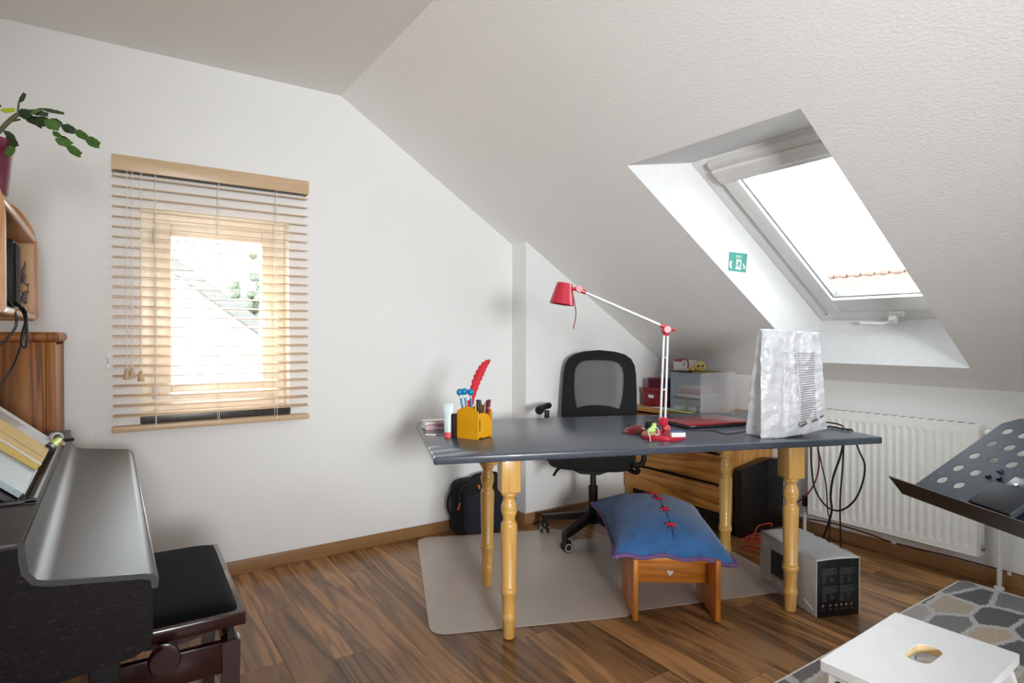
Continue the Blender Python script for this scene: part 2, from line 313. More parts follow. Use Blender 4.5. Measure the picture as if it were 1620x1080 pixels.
def thing(name, label, cat, loc=(0, 0, 0), rz=0, group=None):
    o = bpy.data.objects.new(name, None); COL.objects.link(o); o.location = loc; o.rotation_euler = (0, 0, rz); o.empty_display_size = .05
    return tag(o, label, cat, group)
def tag(o, label, cat, group=None):
    o['label'] = label; o['category'] = cat
    if group: o['group'] = group
    return o
def struct(o): o['kind'] = 'structure'; return o
def text_mesh(txt, size):
    cu = bpy.data.curves.new('t', 'FONT'); cu.body = txt; cu.size = size; cu.align_x = 'CENTER'; cu.align_y = 'CENTER'
    o = bpy.data.objects.new('t', cu); COL.objects.link(o); dg = bpy.context.evaluated_depsgraph_get()
    me = bpy.data.meshes.new_from_object(o.evaluated_get(dg)); pts = [v.co.copy() for v in me.vertices]; fs = [tuple(p.vertices) for p in me.polygons]
    bpy.data.objects.remove(o); bpy.data.curves.remove(cu); bpy.data.meshes.remove(me); return pts, fs
def add_text(bb, txt, size, fn):
    pts, fs = text_mesh(txt, size); vv = [bb.bm.verts.new(fn(p.x, p.y)) for p in pts]
    for f in fs:
        try: bb.bm.faces.new([vv[i] for i in f])
        except ValueError: pass
def circle(cx_, cy_, r, n=20, ry=None): return [(cx_+r*math.cos(2*math.pi*k/n), cy_+(ry or r)*math.sin(2*math.pi*k/n)) for k in range(n)]
def rrect(x0, y0, x1, y1, r, n=5):
    out = []
    for (cx_, cy_, a) in ((x1-r, y1-r, 0), (x0+r, y1-r, 90), (x0+r, y0+r, 180), (x1-r, y0+r, 270)):
        for k in range(n+1): t = math.radians(a+90*k/n); out.append((cx_+r*math.cos(t), cy_+r*math.sin(t)))
    return out
XZ = lambda p, q, a: Vector((p, a, q)); XY = lambda p, q, a: Vector((p, q, a)); YZ = lambda p, q, a: Vector((a, p, q))
# ================================================================ ROOM
YA, XB, YC, XC, XL, YBK = 3.285, 3.588, 3.125, 2.215, -.45, -2.4
ZC, XR, KS = 2.538, 1.069, .6316
def S(X): return ZC-(X-XR)*KS
# floor
fl = struct(B().box((XL-.1, YBK-.1, -.2), (XB+.1, YA+.2, -.009)).build('floor', 'groove_dark'))
cols = [-.45, -.28, -.115, .05, .21, .37, .532, .69, .83, .984, 1.15, 1.349, 1.511, 1.68, 1.845, 2.008, 2.17, 2.335, 2.5, 2.665, 2.83, 2.995, 3.16, 3.325, 3.49, XB+.02]
ends = {6: 2.758, 7: 2.21, 9: 2.977, 11: 1.948, 15: 1.53, 10: 2.3, 8: 2.62, 12: 2.75, 13: 2.05, 14: 2.55, 5: 2.3, 16: 2.35}
for i in range(len(cols)-1):
    y = ends.get(i, random.uniform(1.4, 3.))
    while y > YBK: y -= 1.285
    while y < YA+.05:
        y0, y1 = max(y, YBK), min(y+1.285, YA+.05)
        if y1-y0 > .01:
            o = B().box((cols[i]+.0006, y0+.0006, -.009), (cols[i+1]-.0006, y1-.0006, 0)).build('plank', 'floor_wood', fl)
        y += 1.285
# gable wall with window opening
WX0, WX1, WZ0, WZ1 = .122, .79, .841, 1.807
struct(B().plate([(XL-.1, -.1), (XB+.08, -.1), (XB+.08, S(XB+.08)+.03), (XR, ZC+.03), (XL-.1, ZC+.03)], [[(WX0, WZ0), (WX1, WZ0), (WX1, WZ1), (WX0, WZ1)]], XZ, YA, YA+.2).build('wall_front', 'wall_white', ang=20))
# projecting pier in the corner
struct(B().prism([(XC, 0), (XB+.03, 0), (XB+.03, S(XB+.03)+.02), (XC, S(XC)+.02)], XZ, YC, YA+.01).build('wall_corner_pier', 'wall_white', ang=20))
struct(B().box((XB, YBK, -.1), (XB+.1, YA+.1, S(XB)+.01)).build('wall_right', 'wall_white', ang=20))
struct(B().box((XL-.1, YBK, -.1), (XL, YA+.1, ZC+.02)).build('wall_left', 'wall_white', ang=20))
struct(B().plate([(XL-.1, -.1), (XB+.08, -.1), (XB+.08, S(XB+.08)+.03), (XR, ZC+.03), (XL-.1, ZC+.03)], [[(-.2, .9), (1.1, .9), (1.1, 2.15), (-.2, 2.15)]], XZ, YBK-.2, YBK).build('wall_back', 'wall_white', ang=20))
struct(B().box((XL-.1, YBK-.1, ZC), (XR, YA+.1, ZC+.1)).build('ceiling', 'ceil_white', ang=20))
# sloped ceiling with skylight shaft
OX0, OX1, OY0, OY1 = 1.948, 3.412, 1.14, 1.959
UPV = Vector((-.8455, 0, .534)); NV = Vector((.534, 0, .8455)); PL = Vector((3.412, 0, 1.301)); FYA, FYB, FS = 1.08, 1.862, 1.352
def fp(y, s, h=0): return Vector((PL.x, y, PL.z)) + UPV*s + NV*h
bb = B(); ys = [YBK-.1, OY0, OY1, YA+.1]; xs = [XR, OX0, OX1, XB+.06]
def sp_(x, y): return Vector((x, y, S(x)))
for i in range(3):
    for j in range(3):
        if i == 1 and j == 1: continue
        bb.quad(sp_(xs[i], ys[j]), sp_(xs[i], ys[j+1]), sp_(xs[i+1], ys[j+1]), sp_(xs[i+1], ys[j]))
slope = bb.build('ceiling_slope', 'slope_white', recalc=False, weld=True, ang=10)
md = slope.modifiers.new('thick', 'SOLIDIFY'); md.thickness = .03; md.offset = -1
struct(slope)
bb = B()
o4 = [sp_(OX1, OY0), sp_(OX1, OY1), sp_(OX0, OY1), sp_(OX0, OY0)]; f4 = [fp(FYA, 0), fp(FYB, 0), fp(FYB, FS), fp(FYA, FS)]
for k in range(4): bb.quad(o4[k], o4[(k+1) % 4], f4[(k+1) % 4], f4[k])
shaft = bb.build('trim_skylight_shaft', 'reveal_white', recalc=False, weld=True, ang=10); struct(shaft)
md = shaft.modifiers.new('thick', 'SOLIDIFY'); md.thickness = .03; md.offset = 1
# roof window
WM = Matrix(((0, UPV.x, NV.x, PL.x), (1, UPV.y, NV.y, 0), (0, UPV.z, NV.z, PL.z), (0, 0, 0, 1)))
def ring4(bb, x0, x1, y0, y1, wl, wr, wb, wt, z0, z1, bev=.004):
    bb.box((x0, y0, z0), (x0+wl, y1, z1), bev); bb.box((x1-wr, y0, z0), (x1, y1, z1), bev)
    bb.box((x0+wl-.001, y0, z0), (x1-wr+.001, y0+wb, z1), bev); bb.box((x0+wl-.001, y1-wt, z0), (x1-wr+.001, y1, z1), bev); return bb
w2 = ring4(B(), FYA, FYB, 0, FS, .083, .083, .105, .09, -.004, .09).build('window_2', 'frame_white'); w2.matrix_world = WM; struct(w2)
ring4(B(), FYA+.088, FYB-.088, .11, FS-.06, .08, .08, .115, .06, -.022, .06, .006).build('sash', 'frame_white', w2)
ring4(B(), FYA+.166, FYB-.166, .222, FS-.115, .012, .012, .012, .012, -.006, .045, .002).build('gasket', 'grille_grey', w2)
B().box((FYA+.165, .22, .02), (FYB-.165, FS-.1, .028)).build('pane', 'glass', w2)
bb = B(); bb.box((FYA+.085, FS-.125, -.038), (FYB-.088, FS-.055, -.004), .008, 3); bb.box((FYA+.085, FS-.052, -.03), (FYB-.088, FS-.012, -.004), .006); bb.box((FYA+.085, FS-.15, -.03), (FYB-.085, FS-.118, -.004), .005); bb.build('blind_cassette', 'frame_white', w2)
bb = B(); bb.box((1.40, .058, -.028), (1.475, .098, -.004), .006); bb.box((1.435, .03, -.055), (1.47, .075, -.02), .008)
bb.tube([(1.455, .05, -.045), (1.49, .038, -.05), (1.53, .036, -.05), (1.62, .040, -.048)], .008); bb.build('handle', 'frame_white', w2)
for p in ((1.80, .07), (1.735, .125)): B().cyl((p[0], p[1], -.008), (p[0], p[1], -.002), .005).build('screw', 'grille_grey', w2)
portal('skylight_portal', WM @ Matrix.Translation(((FYA+FYB)/2, FS/2+.06, .10)), FYB-FYA-.3, FS-.3)
# exit sticker on the shaft cheek
n_ = (sp_(OX1, OY1)-sp_(OX0, OY1)).cross(fp(FYB, FS)-sp_(OX0, OY1)).normalized()
if n_.y > 0: n_ = -n_
Q = [ppl(x, y, sp_(OX0, OY1), n_) for x, y in ((1152, 427.5), (1179.5, 431), (1182, 401.5), (1153.5, 398))]
def qmap(Q, nn_):
    return lambda u, v, h=0.: (Q[0]*(1-u)*(1-v)+Q[1]*u*(1-v)+Q[2]*u*v+Q[3]*(1-u)*v) + nn_*h
q_ = qmap(Q, n_)
sg = thing('exit_sticker', 'green escape route sticker on the white skylight shaft cheek', 'sign', Q[0])
def loc_(fn, T): return lambda *a: fn(*a)-T
ql = loc_(q_, Q[0])
B().prism([(0, 0), (1, 0), (1, 1), (0, 1)], lambda p, q, a: ql(p, q, a), .0006, .0016).build('backing', 'sign_green', sg)
def flat(name, m_, par, fn, polys, h):
    bb = B()
    for P in polys: bb.prism(P, lambda p, q, a: fn(p, q, a), h, h+.0006)
    return bb.build(name, m_, par)
flat('pictogram', 'sign_white', sg, ql, [
    [(.42, .66), (.68, .66), (.70, .12), (.38, .12), (.42, .3)], [(.05, .2), (.2, .12), (.14, .3), (.18, .5), (.1, .56), (.03, .4)],
    [(.78, .46), (.84, .46), (.93, .3), (.93, .2), (.80, .2), (.86, .28)]], .0017)
flat('running_figure', 'sign_green', sg, ql, [circle(.6, .6, .035, 10), [(.5, .52), (.6, .56), (.64, .44), (.68, .4), (.6, .4), (.66, .22), (.6, .2), (.54, .36), (.46, .24), (.42, .28), (.52, .44), (.48, .44)]], .0024)
bb = B(); add_text(bb, 'EXIT', .22, lambda x, y: ql(.55+x*.75, .80+y*.9, .0019)); bb.build('lettering', 'sign_white', sg)
# gable window
w1 = B()
w1.box((WX0, YA+.11, WZ0), (WX0+.06, YA+.18, WZ1), .004); w1.box((WX1-.055, YA+.11, WZ0), (WX1, YA+.18, WZ1), .004)
w1.box((WX0+.06, YA+.11, WZ0), (WX1-.055, YA+.18, WZ0+.06), .004); w1.box((WX0+.06, YA+.11, WZ1-.05), (WX1-.055, YA+.18, WZ1), .004)
w1 = struct(w1.build('window_1', 'window_wood'))
GX0, GX1, GZ0, GZ1 = .254, .674, .972, 1.698
bb = B()
bb.box((GX0-.07, YA+.095, GZ0-.075), (GX0, YA+.16, GZ1+.06), .006); bb.box((GX1, YA+.095, GZ0-.075), (GX1+.065, YA+.16, GZ1+.06), .006)
bb.box((GX0-.001, YA+.095, GZ0-.075), (GX1+.001, YA+.16, GZ0), .006); bb.box((GX0-.001, YA+.095, GZ1), (GX1+.001, YA+.16, GZ1+.06), .006); bb.build('sash', 'window_wood', w1)
B().box((GX0-.005, YA+.145, GZ0-.005), (GX1+.005, YA+.153, GZ1+.005)).build('pane', 'glass', w1)
bb = B(); bb.box((GX1+.022, YA+.085, 1.30), (GX1+.046, YA+.096, 1.37), .003); bb.cyl((GX1+.034, YA+.09, 1.345), (GX1+.034, YA+.055, 1.345), .008); bb.tube([(GX1+.034, YA+.055, 1.35), (GX1+.034, YA+.05, 1.31), (GX1+.034, YA+.052, 1.235)], .009); bb.build('window_handle', 'window_wood', w1)
for z in (1.66, .90): B().cyl((GX0-.075, YA+.092, z), (GX0-.075, YA+.092, z+.07), .006, seg=10).build('hinge', 'steel', w1)
B().box((WX0-.004, YA-.012, WZ0-.045), (WX1+.004, YA+.12, WZ0-.001), .004).build('window_sill', 'sill_stone', w1)
portal('window_portal', Matrix.Translation(((GX0+GX1)/2, YA+.19, (GZ0+GZ1)/2)) @ Matrix(((1, 0, 0, 0), (0, 0, 1, 0), (0, -1, 0, 0), (0, 0, 0, 1))), GX1-GX0, GZ1-GZ0)
# added window, unseen behind the camera, lets in extra sky light
w3 = B()
for a, c in (((-.2, .9), (-.13, 2.15)), ((1.03, .9), (1.1, 2.15)), ((-.13, .9), (1.03, .97)), ((-.13, 2.08), (1.03, 2.15)), ((.42, .97), (.48, 2.08))): w3.box((a[0], YBK-.14, a[1]), (c[0], YBK-.07, c[1]), .004)
w3 = struct(w3.build('added_fill_window', 'window_wood')); B().box((-.13, YBK-.11, .97), (1.03, YBK-.105, 2.08)).build('pane', 'glass', w3)
portal('back_portal', Matrix.Translation((.45, YBK-.19, 1.525)) @ Matrix(((1, 0, 0, 0), (0, 0, -1, 0), (0, 1, 0, 0), (0, 0, 0, 1))), 1.25, 1.2)
# added fill lamp, unseen behind the camera, its spot brightens the far corner
FLP = Vector((.0, -2.1, 1.35)); FLT = Vector((1.98, 3.1, 1.66)); fdir = (FLT-FLP).normalized()
fl_l = thing('added_fill_lamp', 'added unseen fill lamp on a stand turned towards the corner', 'lamp', (FLP.x, FLP.y, 0))
B().lathe([(0, .14), (.02, .14), (.025, .02)], (0, 0, .001), 32).build('base', 'black_plastic', fl_l); B().cyl((0, 0, .02), (0, 0, FLP.z-.13), .012, seg=14).build('pole', 'steel', fl_l)
hM = fdir.to_track_quat('Z', 'Y').to_matrix(); hO = Vector((0, 0, FLP.z))
B().lathe([(-.30, .05), (-.28, .12), (-.03, .36), (-.028, .355), (-.275, .11), (-.29, .03)], hO, 32, hM, closed=True).build('reflector', 'black_plastic', fl_l)
spd = bpy.data.lights.new('added_fill_spot', 'SPOT'); spd.energy = 250; spd.spot_size = math.radians(66); spd.spot_blend = 1.0; spd.shadow_soft_size = .33; spd.color = (.97, .99, 1)
spo = bpy.data.objects.new('added_fill_spot', spd); COL.objects.link(spo); spo.location = FLP; spo.rotation_euler = fdir.to_track_quat('-Z', 'Y').to_euler()
# baseboards: each a board with a slightly proud top
struct(B().box((XL, YA-.014, 0), (XC-.0, YA, .069), .003).build('baseboard_front', 'base_wood'))
struct(B().box((XC-.0005, YC-.014, 0), (3.08, YC, .069), .003).build('baseboard_pier', 'base_wood'))
struct(B().box((XC-.014, YC-.013, 0), (XC, YA-.014, .069), .003).build('baseboard_pier_side', 'base_wood_y'))
struct(B().box((XB-.014, YBK, 0), (XB, 2.25, .07), .003).build('baseboard_right', 'base_wood_y'))
# ================================================================ OUTSIDE
struct(B().box((-60, -40, -3.3), (90, 120, -3.2)).build('ground', 'ground_grey'))
hs = thing('neighbour_house', 'pale house with a pinkish tiled roof seen through the skylight', 'house', (30, 14, -3.2))
def hp(x, y, z): return Vector((x, y, z))
B().box((-4, -13, 0), (5, 13, 5.2)).build('wall', 'house_white', hs)
RZ = 7.35
def roofpt(u, v): return Vector((-5 + u*5.5, -13.6+v*27.2, 4.9+u*(RZ-4.9)))
bb = B(); bb.surf(lambda u, v: roofpt(u, v)+Vector((0, 0, .07*abs(math.sin(v*27.2*math.pi/.6)))), 12, 300); bb.surf(lambda u, v: Vector((6-u*5.5, -13.6+v*27.2, 4.9+u*(RZ-4.9))), 2, 2); rf = bb.build('roof', 'roof_tile', hs, recalc=False); 
for k in range(42): B().cyl((.5, -13.6+k*.65, RZ+.02), (.5, -13.6+k*.65+.6, RZ+.06), .16, .13, seg=8).build('ridge_tile', 'roof_tile', rf)
h2 = thing('neighbour_gable', 'white gabled house with a sloping roof edge outside the blind window', 'house', (0, 16, -3.2))
e0 = pY(268, 430, 16)-Vector((0, 16, -3.2)); e1 = pY(415, 535, 16)-Vector((0, 16, -3.2)); dx = e1-e0
e00 = e0-dx*.7; e11 = e1+dx*.25
B().prism([(e00.x, 0), (e11.x, 0), (e11.x, e11.z), (e00.x, e00.z)], XZ, 0, 8).build('wall', 'house_white', h2)
B().prism([(e00.x, e00.z), (e11.x+.5, e11.z-.5*abs(dx.z/dx.x)), (e11.x+.5, e11.z-.5*abs(dx.z/dx.x)+.35), (e00.x, e00.z+.35)], XZ, -.5, 8.5).build('roof', 'roof_grey', h2)
def tree(loc, R, n, label, name='tree'):
    t = thing(name, label, 'tree', loc); B().cyl((0, 0, 0), (0, 0, loc[3] if len(loc) > 3 else 4), .25, .15, 8).build('trunk', 'stem_brown', t)
    bb = B()
    for k in range(n):
        c = Vector((random.gauss(0, R*.45), random.gauss(0, R*.45), 5+random.gauss(0, R*.4))); bmesh.ops.create_icosphere(bb.bm, subdivisions=1, radius=R*random.uniform(.06, .16), matrix=Matrix.Translation(c))
    bb.build('crown', 'tree_green', t)
tree((52, 23, -3.2), 2.6, 320, 'hazy tree behind the tiled roof seen through the skylight')
tree((6.2, 30, -3.2), 2.4, 320, 'hazy tree beyond the white gable outside the blind window')
# ================================================================ WOODEN BLIND
BY = 3.243
bx0, bx1 = .012, .872
bl = thing('window_blind', 'wide wooden venetian blind with open slats in front of the small window', 'blind', (.44, BY, .76))
T = Vector((.44, BY, .76))
def bbx(bb, a, c, bev=0): return bb.box(Vector(a)-T, Vector(c)-T, bev)
zt = pY(176.5, 242, 3.203).z; zb_ = pY(177, 267, 3.203).z
vx0, vx1 = pY(176.5, 250, 3.203).x, pY(489, 290, 3.203).x
bb = B(); bbx(bb, (vx0, 3.203, zb_), (vx1, 3.213, zt), .002); bbx(bb, (vx0, 3.213, zb_), (vx0+.01, YA, zt), .002); bbx(bb, (vx1-.01, 3.213, zb_), (vx1, YA, zt), .002); bb.build('valance', 'blind_wood', bl)
bb = B(); bbx(bb, (vx0+.015, 3.218, zb_+.003), (vx1-.015, 3.272, zb_+.045), .003); bb.build('head_rail', 'grille_grey', bl)
zs0, zs1 = pY(182, 278, BY).z, pY(186, 659, BY).z
for k in range(25):
    z = zs0+(zs1-zs0)*k/24
    bb = B(); bb.prism([(BY-.025, z-.0035), (BY, z+.001), (BY+.025, z+.0035), (BY+.025, z+.0075), (BY, z+.005), (BY-.025, z+.0005)], lambda p, q, a: Vector((a, p, q))-T, bx0, bx1); bb.build('slat', 'blind_wood', bl, ang=60)
zr = pY(187, 679, BY).z
bb = B(); bbx(bb, (bx0-.004, BY-.026, zr-.013), (bx1+.004, BY+.026, zr+.014), .004); bb.build('bottom_rail', 'blind_wood', bl)
for px in (246, 345, 436):
    X = pY(px, 450, BY).x
    for dy in (-.027, .027):
        bb = B(); bb.cyl(Vector((X, BY+dy, zr))-T, Vector((X, BY+dy, zb_+.01))-T, .0014, seg=6); bb.build('ladder_cord', 'cable_white', bl)
for px, pyb in ((201.5, 583), (210, 581), (224, 586)):
    X = pY(px-1, 560, 3.208).x; zb2 = pY(px, pyb, 3.208).z
    bb = B(); bb.cyl(Vector((X, 3.208, zb2))-T, Vector((X+.004, 3.212, zb_+.01))-T, .0016, seg=6); c = bb.build('pull_cord', 'cable_white', bl)
    bb = B(); bb.lathe([(-.048, .0125), (-.046, .0135), (-.01, .0075), (0, .005)], Vector((X, 3.208, zb2))-T, 12); bb.build('tassel', 'blind_wood', c)
# cord cleat on the wall
p = pY(171, 571, YA)
ck = thing('cord_cleat', 'small clear plastic cord cleat screwed to the wall left of the blind', 'cleat', p)
B().box((-.008, -.006, -.034), (.008, -.0005, .034), .003).build('plate', 'plastic_white', ck)
for dz in (-.007, .006): B().cyl((0, -.009, dz), (0, -.005, dz), .0042, seg=10).build('screw', 'grille_grey', ck)
B().box((-.009, -.016, .018), (.009, -.005, .036), .003).build('hook', 'plastic_white', ck); B().box((-.009, -.016, -.036), (.009, -.005, -.018), .003).build('hook', 'plastic_white', ck)
# ================================================================ DESK
ZD = .765
FLc = pz(686.6, 723, ZD); FRc = pz(1396.7, 691.1, ZD); du = (FRc-FLc); DL = du.length; du = du.normalized(); dv = Vector((-du.y, du.x, 0)); DA = math.atan2(du.y, du.x); DW = .925
def D(u, v, z=0): return Vector((FLc.x, FLc.y, 0)) + du*u + dv*v + Vector((0, 0, z))
def toD(P): q = Vector((P.x-FLc.x, P.y-FLc.y, 0)); return q.dot(du), q.dot(dv)
dk = thing('desk', 'long grey painted desk on turned pine legs', 'desk', (FLc.x, FLc.y, 0), DA)
B().box((0, 0, ZD-.03), (DL, DW, ZD), .006, 3).build('tabletop', 'desk_grey', dk)
prof = [(.0052, .0235), (.007, .0245), (.07, .0262), (.075, .0285), (.083, .0305), (.096, .0305), (.103, .0275), (.108, .0268), (.178, .0285), (.182, .032), (.19, .0345), (.2, .0335), (.203, .031), (.208, .0325), (.214, .0315), (.218, .029), (.452, .0335), (.46, .0325), (.467, .029), (.474, .0245), (.486, .0255), (.5, .0295), (.515, .0325), (.517, .031), (.52, .0325), (.535, .0315), (.55, .0265), (.562, .0225), (.568, .0235), (.572, .028), (.578, .0305), (.585, .029), (.589, .026), (.591, .026)]
for (px, py) in ((805, 1009), (771, 926), (1250, 966), (1147, 893)):
    u, v = toD(pz(px, py, 0)); v = max(v, .055)
    bb = B(); bb.lathe(prof, (u, v, 0), 28); bb.box((u-.0405, v-.0405, .589), (u+.0405, v+.0405, ZD-.03), .007, 2); bb.build('leg', 'pine', dk, ang=50)
# ================================================================ DESK LAMP
lp = pz(1049, 692, ZD); ld = depth((lp.x, lp.y, 1.0))
lm = thing('desk_lamp', 'red jointed desk lamp with pale metal arms and a conical shade', 'lamp', (lp.x, lp.y, ZD))
def LP(x, y, dd=0): return pd(x, y, ld+dd)-Vector((lp.x, lp.y, ZD))
B().lathe([(0, .092), (.004, .095), (.014, .095), (.02, .09), (.021, .01)], (0, 0, 0), 40).build('base', 'lamp_red', lm)
p0 = LP(1049, 668)
bb = B(); bb.cyl((0, 0, .018), p0+Vector((0, 0, .0)), .007); bb.box(p0-Vector((.016, .016, .012)), p0+Vector((.016, .016, .022)), .005); q = LP(1054, 676, -.01); bb.cyl(q, q+Fw*-.022, .016, .013, 20); bb.build('base_joint', 'lamp_red', lm)
el = LP(1054, 521)
for dx_ in (-3.6, 3.8):
    a = LP(1048.6+dx_, 664); c = LP(1053.5+dx_*.8, 527); B().cyl(a, c, .0052, seg=12).build('rod', 'alu_white', lm)
for t_, in ((.35,), (.72,)):
    a = LP(1048.6, 664)*(1-t_)+LP(1053.5, 527)*t_; B().box(a-Vector((.009, .004, .003)), a+Vector((.009, .004, .003)), .001).build('rod_clip', 'alu_white', lm)
bb = B(); bb.box(el-Vector((.02, .014, .016)), el+Vector((.016, .014, .012)), .006); bb.cyl(el+Fw*.02, el-Fw*.024, .015, seg=20); bb.cyl(LP(1055, 517), LP(1044, 514), .009, .008, 14); bb.cyl(LP(1062, 521), LP(1068, 522), .008, .006, 12); bb.cyl(LP(1054, 524), LP(1053.5, 531), .016, .013, 14); bb.build('elbow_joint', 'lamp_red', lm)
B().cyl(LP(1047, 515), LP(925, 462), .0062, seg=14).build('upper_arm', 'alu_white', lm)
bb = B(); hj = LP(916, 457); bb.cyl(LP(927, 463), LP(918, 458.5), .009, .0105, 14); bb.cyl(hj+Fw*.018, hj-Fw*.02, .0145, seg=20); bb.cyl(LP(913, 457), LP(906, 457), .0085, .0075, 12); bb.build('head_joint', 'lamp_red', lm)
top = LP(893.5, 448); bot = LP(888.5, 481); ax = (bot-top).normalized(); ax = (ax + Vector((0, 0, 0))).normalized()
Mq = ax.to_track_quat('Z', 'Y').to_matrix(); hl = (bot-top).length
bb = B(); bb.lathe([(0, .001), (0, .034), (.004, .0355), (hl, .0545), (hl+.001, .0525), (.006, .034), (.0065, .001)], top, 36, Mq); sh = bb.build('shade', 'lamp_red', lm)
B().sph(top+ax*.055, .02, seg=12).build('bulb', 'plastic_white', sh)
B().tube([LP(906.5, 466), LP(909, 480), LP(911, 492), LP(910.5, 503), LP(908, 515), LP(907.3, 520)], .0023, 6).build('cord', 'dark_red', lm)
# small things round the lamp base
def at(px, py, z=ZD): return pz(px, py, z)
ZB = ZD+.021
p = at(1031, 688, ZB); fr_ = thing('frog_charm', 'lime green figure charm with a white cord on the lamp base', 'charm', p)
bb = B(); bb.sph((0, 0, .022), .017, (1.2, .9, .75)); bb.sph((.012, 0, .036), .012, (1, .9, .9)); bb.sph((.019, -.003, .046), .005); bb.sph((.006, -.003, .047), .005); bb.sph((-.018, 0, .02), .01, (1.3, .7, .6)); bb.build('body', 'lime', fr_)
B().box((-.035, -.014, 0), (.016, .016, .012), .003).build('stand', 'kraft', fr_)
B().tube([(-.045, -.035, -.018), (-.046, -.032, .004), (-.04, -.018, .016), (-.02, -.012, .030), (.01, -.012, .034), (.024, -.016, .022), (.02, -.022, .006), (-.004, -.026, .003)], .0016, 6).build('cord', 'cable_white', fr_)
p = at(1071, 691, ZB); er = thing('eraser', 'white eraser in a blue sleeve on the right of the lamp base', 'eraser', p, math.radians(-30))
B().box((-.026, -.010, .0005), (.034, .012, .020), .002).build('block', 'paper', er); B().box((-.026, -.012, .0205), (.03, .022, .024), .002).build('sleeve', 'blue_label', er)
p = at(1027, 676); tag(B().box((-.022, -.012, 0), (.018, .012, .03), .006).build('binder_clip', 'black_plastic'), 'black clip on the desk behind the green charm', 'clip'); bpy.data.objects['binder_clip'].location = p
# mouse
p = at(1004, 685); ms = thing('computer_mouse', 'dark red computer mouse on the desk left of the lamp', 'mouse', p, math.radians(110))
def mfn(u, v):
    a = u*2*math.pi; r = math.sin(v*math.pi/2)
    x = math.cos(a)*r*.055; y = math.sin(a)*r*(.031+.004*math.cos(a)); h = .036*math.sqrt(max(0, 1-r**2.6))*(1-.25*math.cos(a)*r)
    return Vector((x, y, h))
B().surf(mfn, 28, 10, True).build('body', 'mouse_red', ms, weld=True); B().box((.018, -.003, .024), (.034, .003, .034), .002).build('scroll_wheel', 'black_plastic', ms); B().box((-.05, -.028, 0), (.05, .028, .003), .001).build('base', 'black_plastic', ms)
# laptop
p1 = at(1089, 675, ZD+.012); p2 = at(1035, 662, ZD+.012); la = (p2-p1); lb = Vector((la.y, -la.x, 0)).normalized(); 
lt = thing('laptop', 'closed dark red laptop lying on the desk beside the white bag', 'laptop', (p1.x, p1.y, ZD), math.atan2(lb.y, lb.x))
lw = la.length
lw = .25
B().box((0, 0, .003), (.37, lw, .013), .004).build('base', 'black_plastic', lt); B().box((-.001, -.001, .0125), (.371, lw+.001, .024), .005).build('lid', 'laptop_red', lt); B().box((.012, -.003, .008), (.042, .002, .017), .001).build('hinge_badge', 'steel', lt)
for a in ((.03, .03), (.34, .03), (.03, lw-.03), (.34, lw-.03)): B().cyl((a[0], a[1], 0), (a[0], a[1], .004), .008, seg=12).build('rubber_foot', 'black_plastic', lt)
tag(B().tube([at(1093, 680, ZD+.003), at(1110, 680, ZD+.003), at(1130, 681, ZD+.003), at(1147, 686, ZD+.003), at(1165, 684.5, ZD+.003), at(1195, 680, ZD+.003)], .0024, 6).build('power_cable', 'cable_black'), 'thin black cable running on the desk from laptop to white bag', 'cable')
# ================================================================ PEN HOLDER AND PENS
A_, Bc, Cc = at(723, 692), at(756, 696), at(776, 690)
ex = (Bc-A_); W_ = ex.length; ex.normalize(); ey = Vector((-ex.y, ex.x, 0)); Dp = .105
ph = thing('pen_holder', 'yellow wooden pen holder with arched sides on the desk corner', 'pen holder', A_, math.atan2(ex.y, ex.x))
H0 = .118
def arch(x0, x1, h, rise):
    return [(x0, 0), (x1, 0), (x1, h)] + [(x1+(x0-x1)*t/10, h+rise*math.sin(math.pi*t/10)) for t in range(1, 10)] + [(x0, h)]
B().prism(arch(0, W_, H0, .022), XZ, 0, .005).build('front_panel', 'yellow_paint', ph)
B().prism(arch(0, W_, H0, .022), XZ, Dp-.005, Dp).build('back_panel', 'yellow_paint', ph)
B().prism([(.005, .012), (.03, .012), (.035, .004), (Dp-.035, .004), (Dp-.03, .012), (Dp-.005, .012), (Dp-.005, .07), (Dp-.03, .104), (.04, .112), (.005, .112)], YZ, W_-.006, W_-.001).build('side_panel', 'yellow_paint', ph)
B().prism([(.005, .0), (Dp-.005, .0), (Dp-.005, .07), (Dp-.03, .104), (.04, .112), (.005, .112)], YZ, .001, .006).build('side_panel', 'stem_brown', ph)
B().box((.006, .005, .004), (W_-.006, Dp-.005, .009)).build('bottom_panel', 'yellow_paint', ph)
B().box((.006, Dp/2-.002, .01), (W_-.006, Dp/2+.002, .10)).build('divider', 'yellow_paint', ph)
B().box((W_-.0005, .012, .035), (W_+.0006, .016, .085)).build('slot', 'groove_dark', ph)
def HP(x, y, z): return A_ + ex*x + ey*y + Vector((0, 0, z))
hd = depth(HP(W_/2, Dp/2, .1))
def pen(name, label, cat, base, tip, r, parts, group=None):
    """parts: list of (part name, material, t0, t1, radius factor)"""
    t = thing(name, label, cat, base, 0, group); d = Vector(tip)-Vector(base)
    for pn, m_, t0, t1, rf in parts: B().cyl(d*t0, d*t1, r*rf, r*rf*.97, 12).build(pn, m_, t)
    return t, d
def hx(px, py): return pd(px, py, hd)
ks = [(727.5, 620, .03), (734.5, 619, .05), (744.5, 620, .07)]
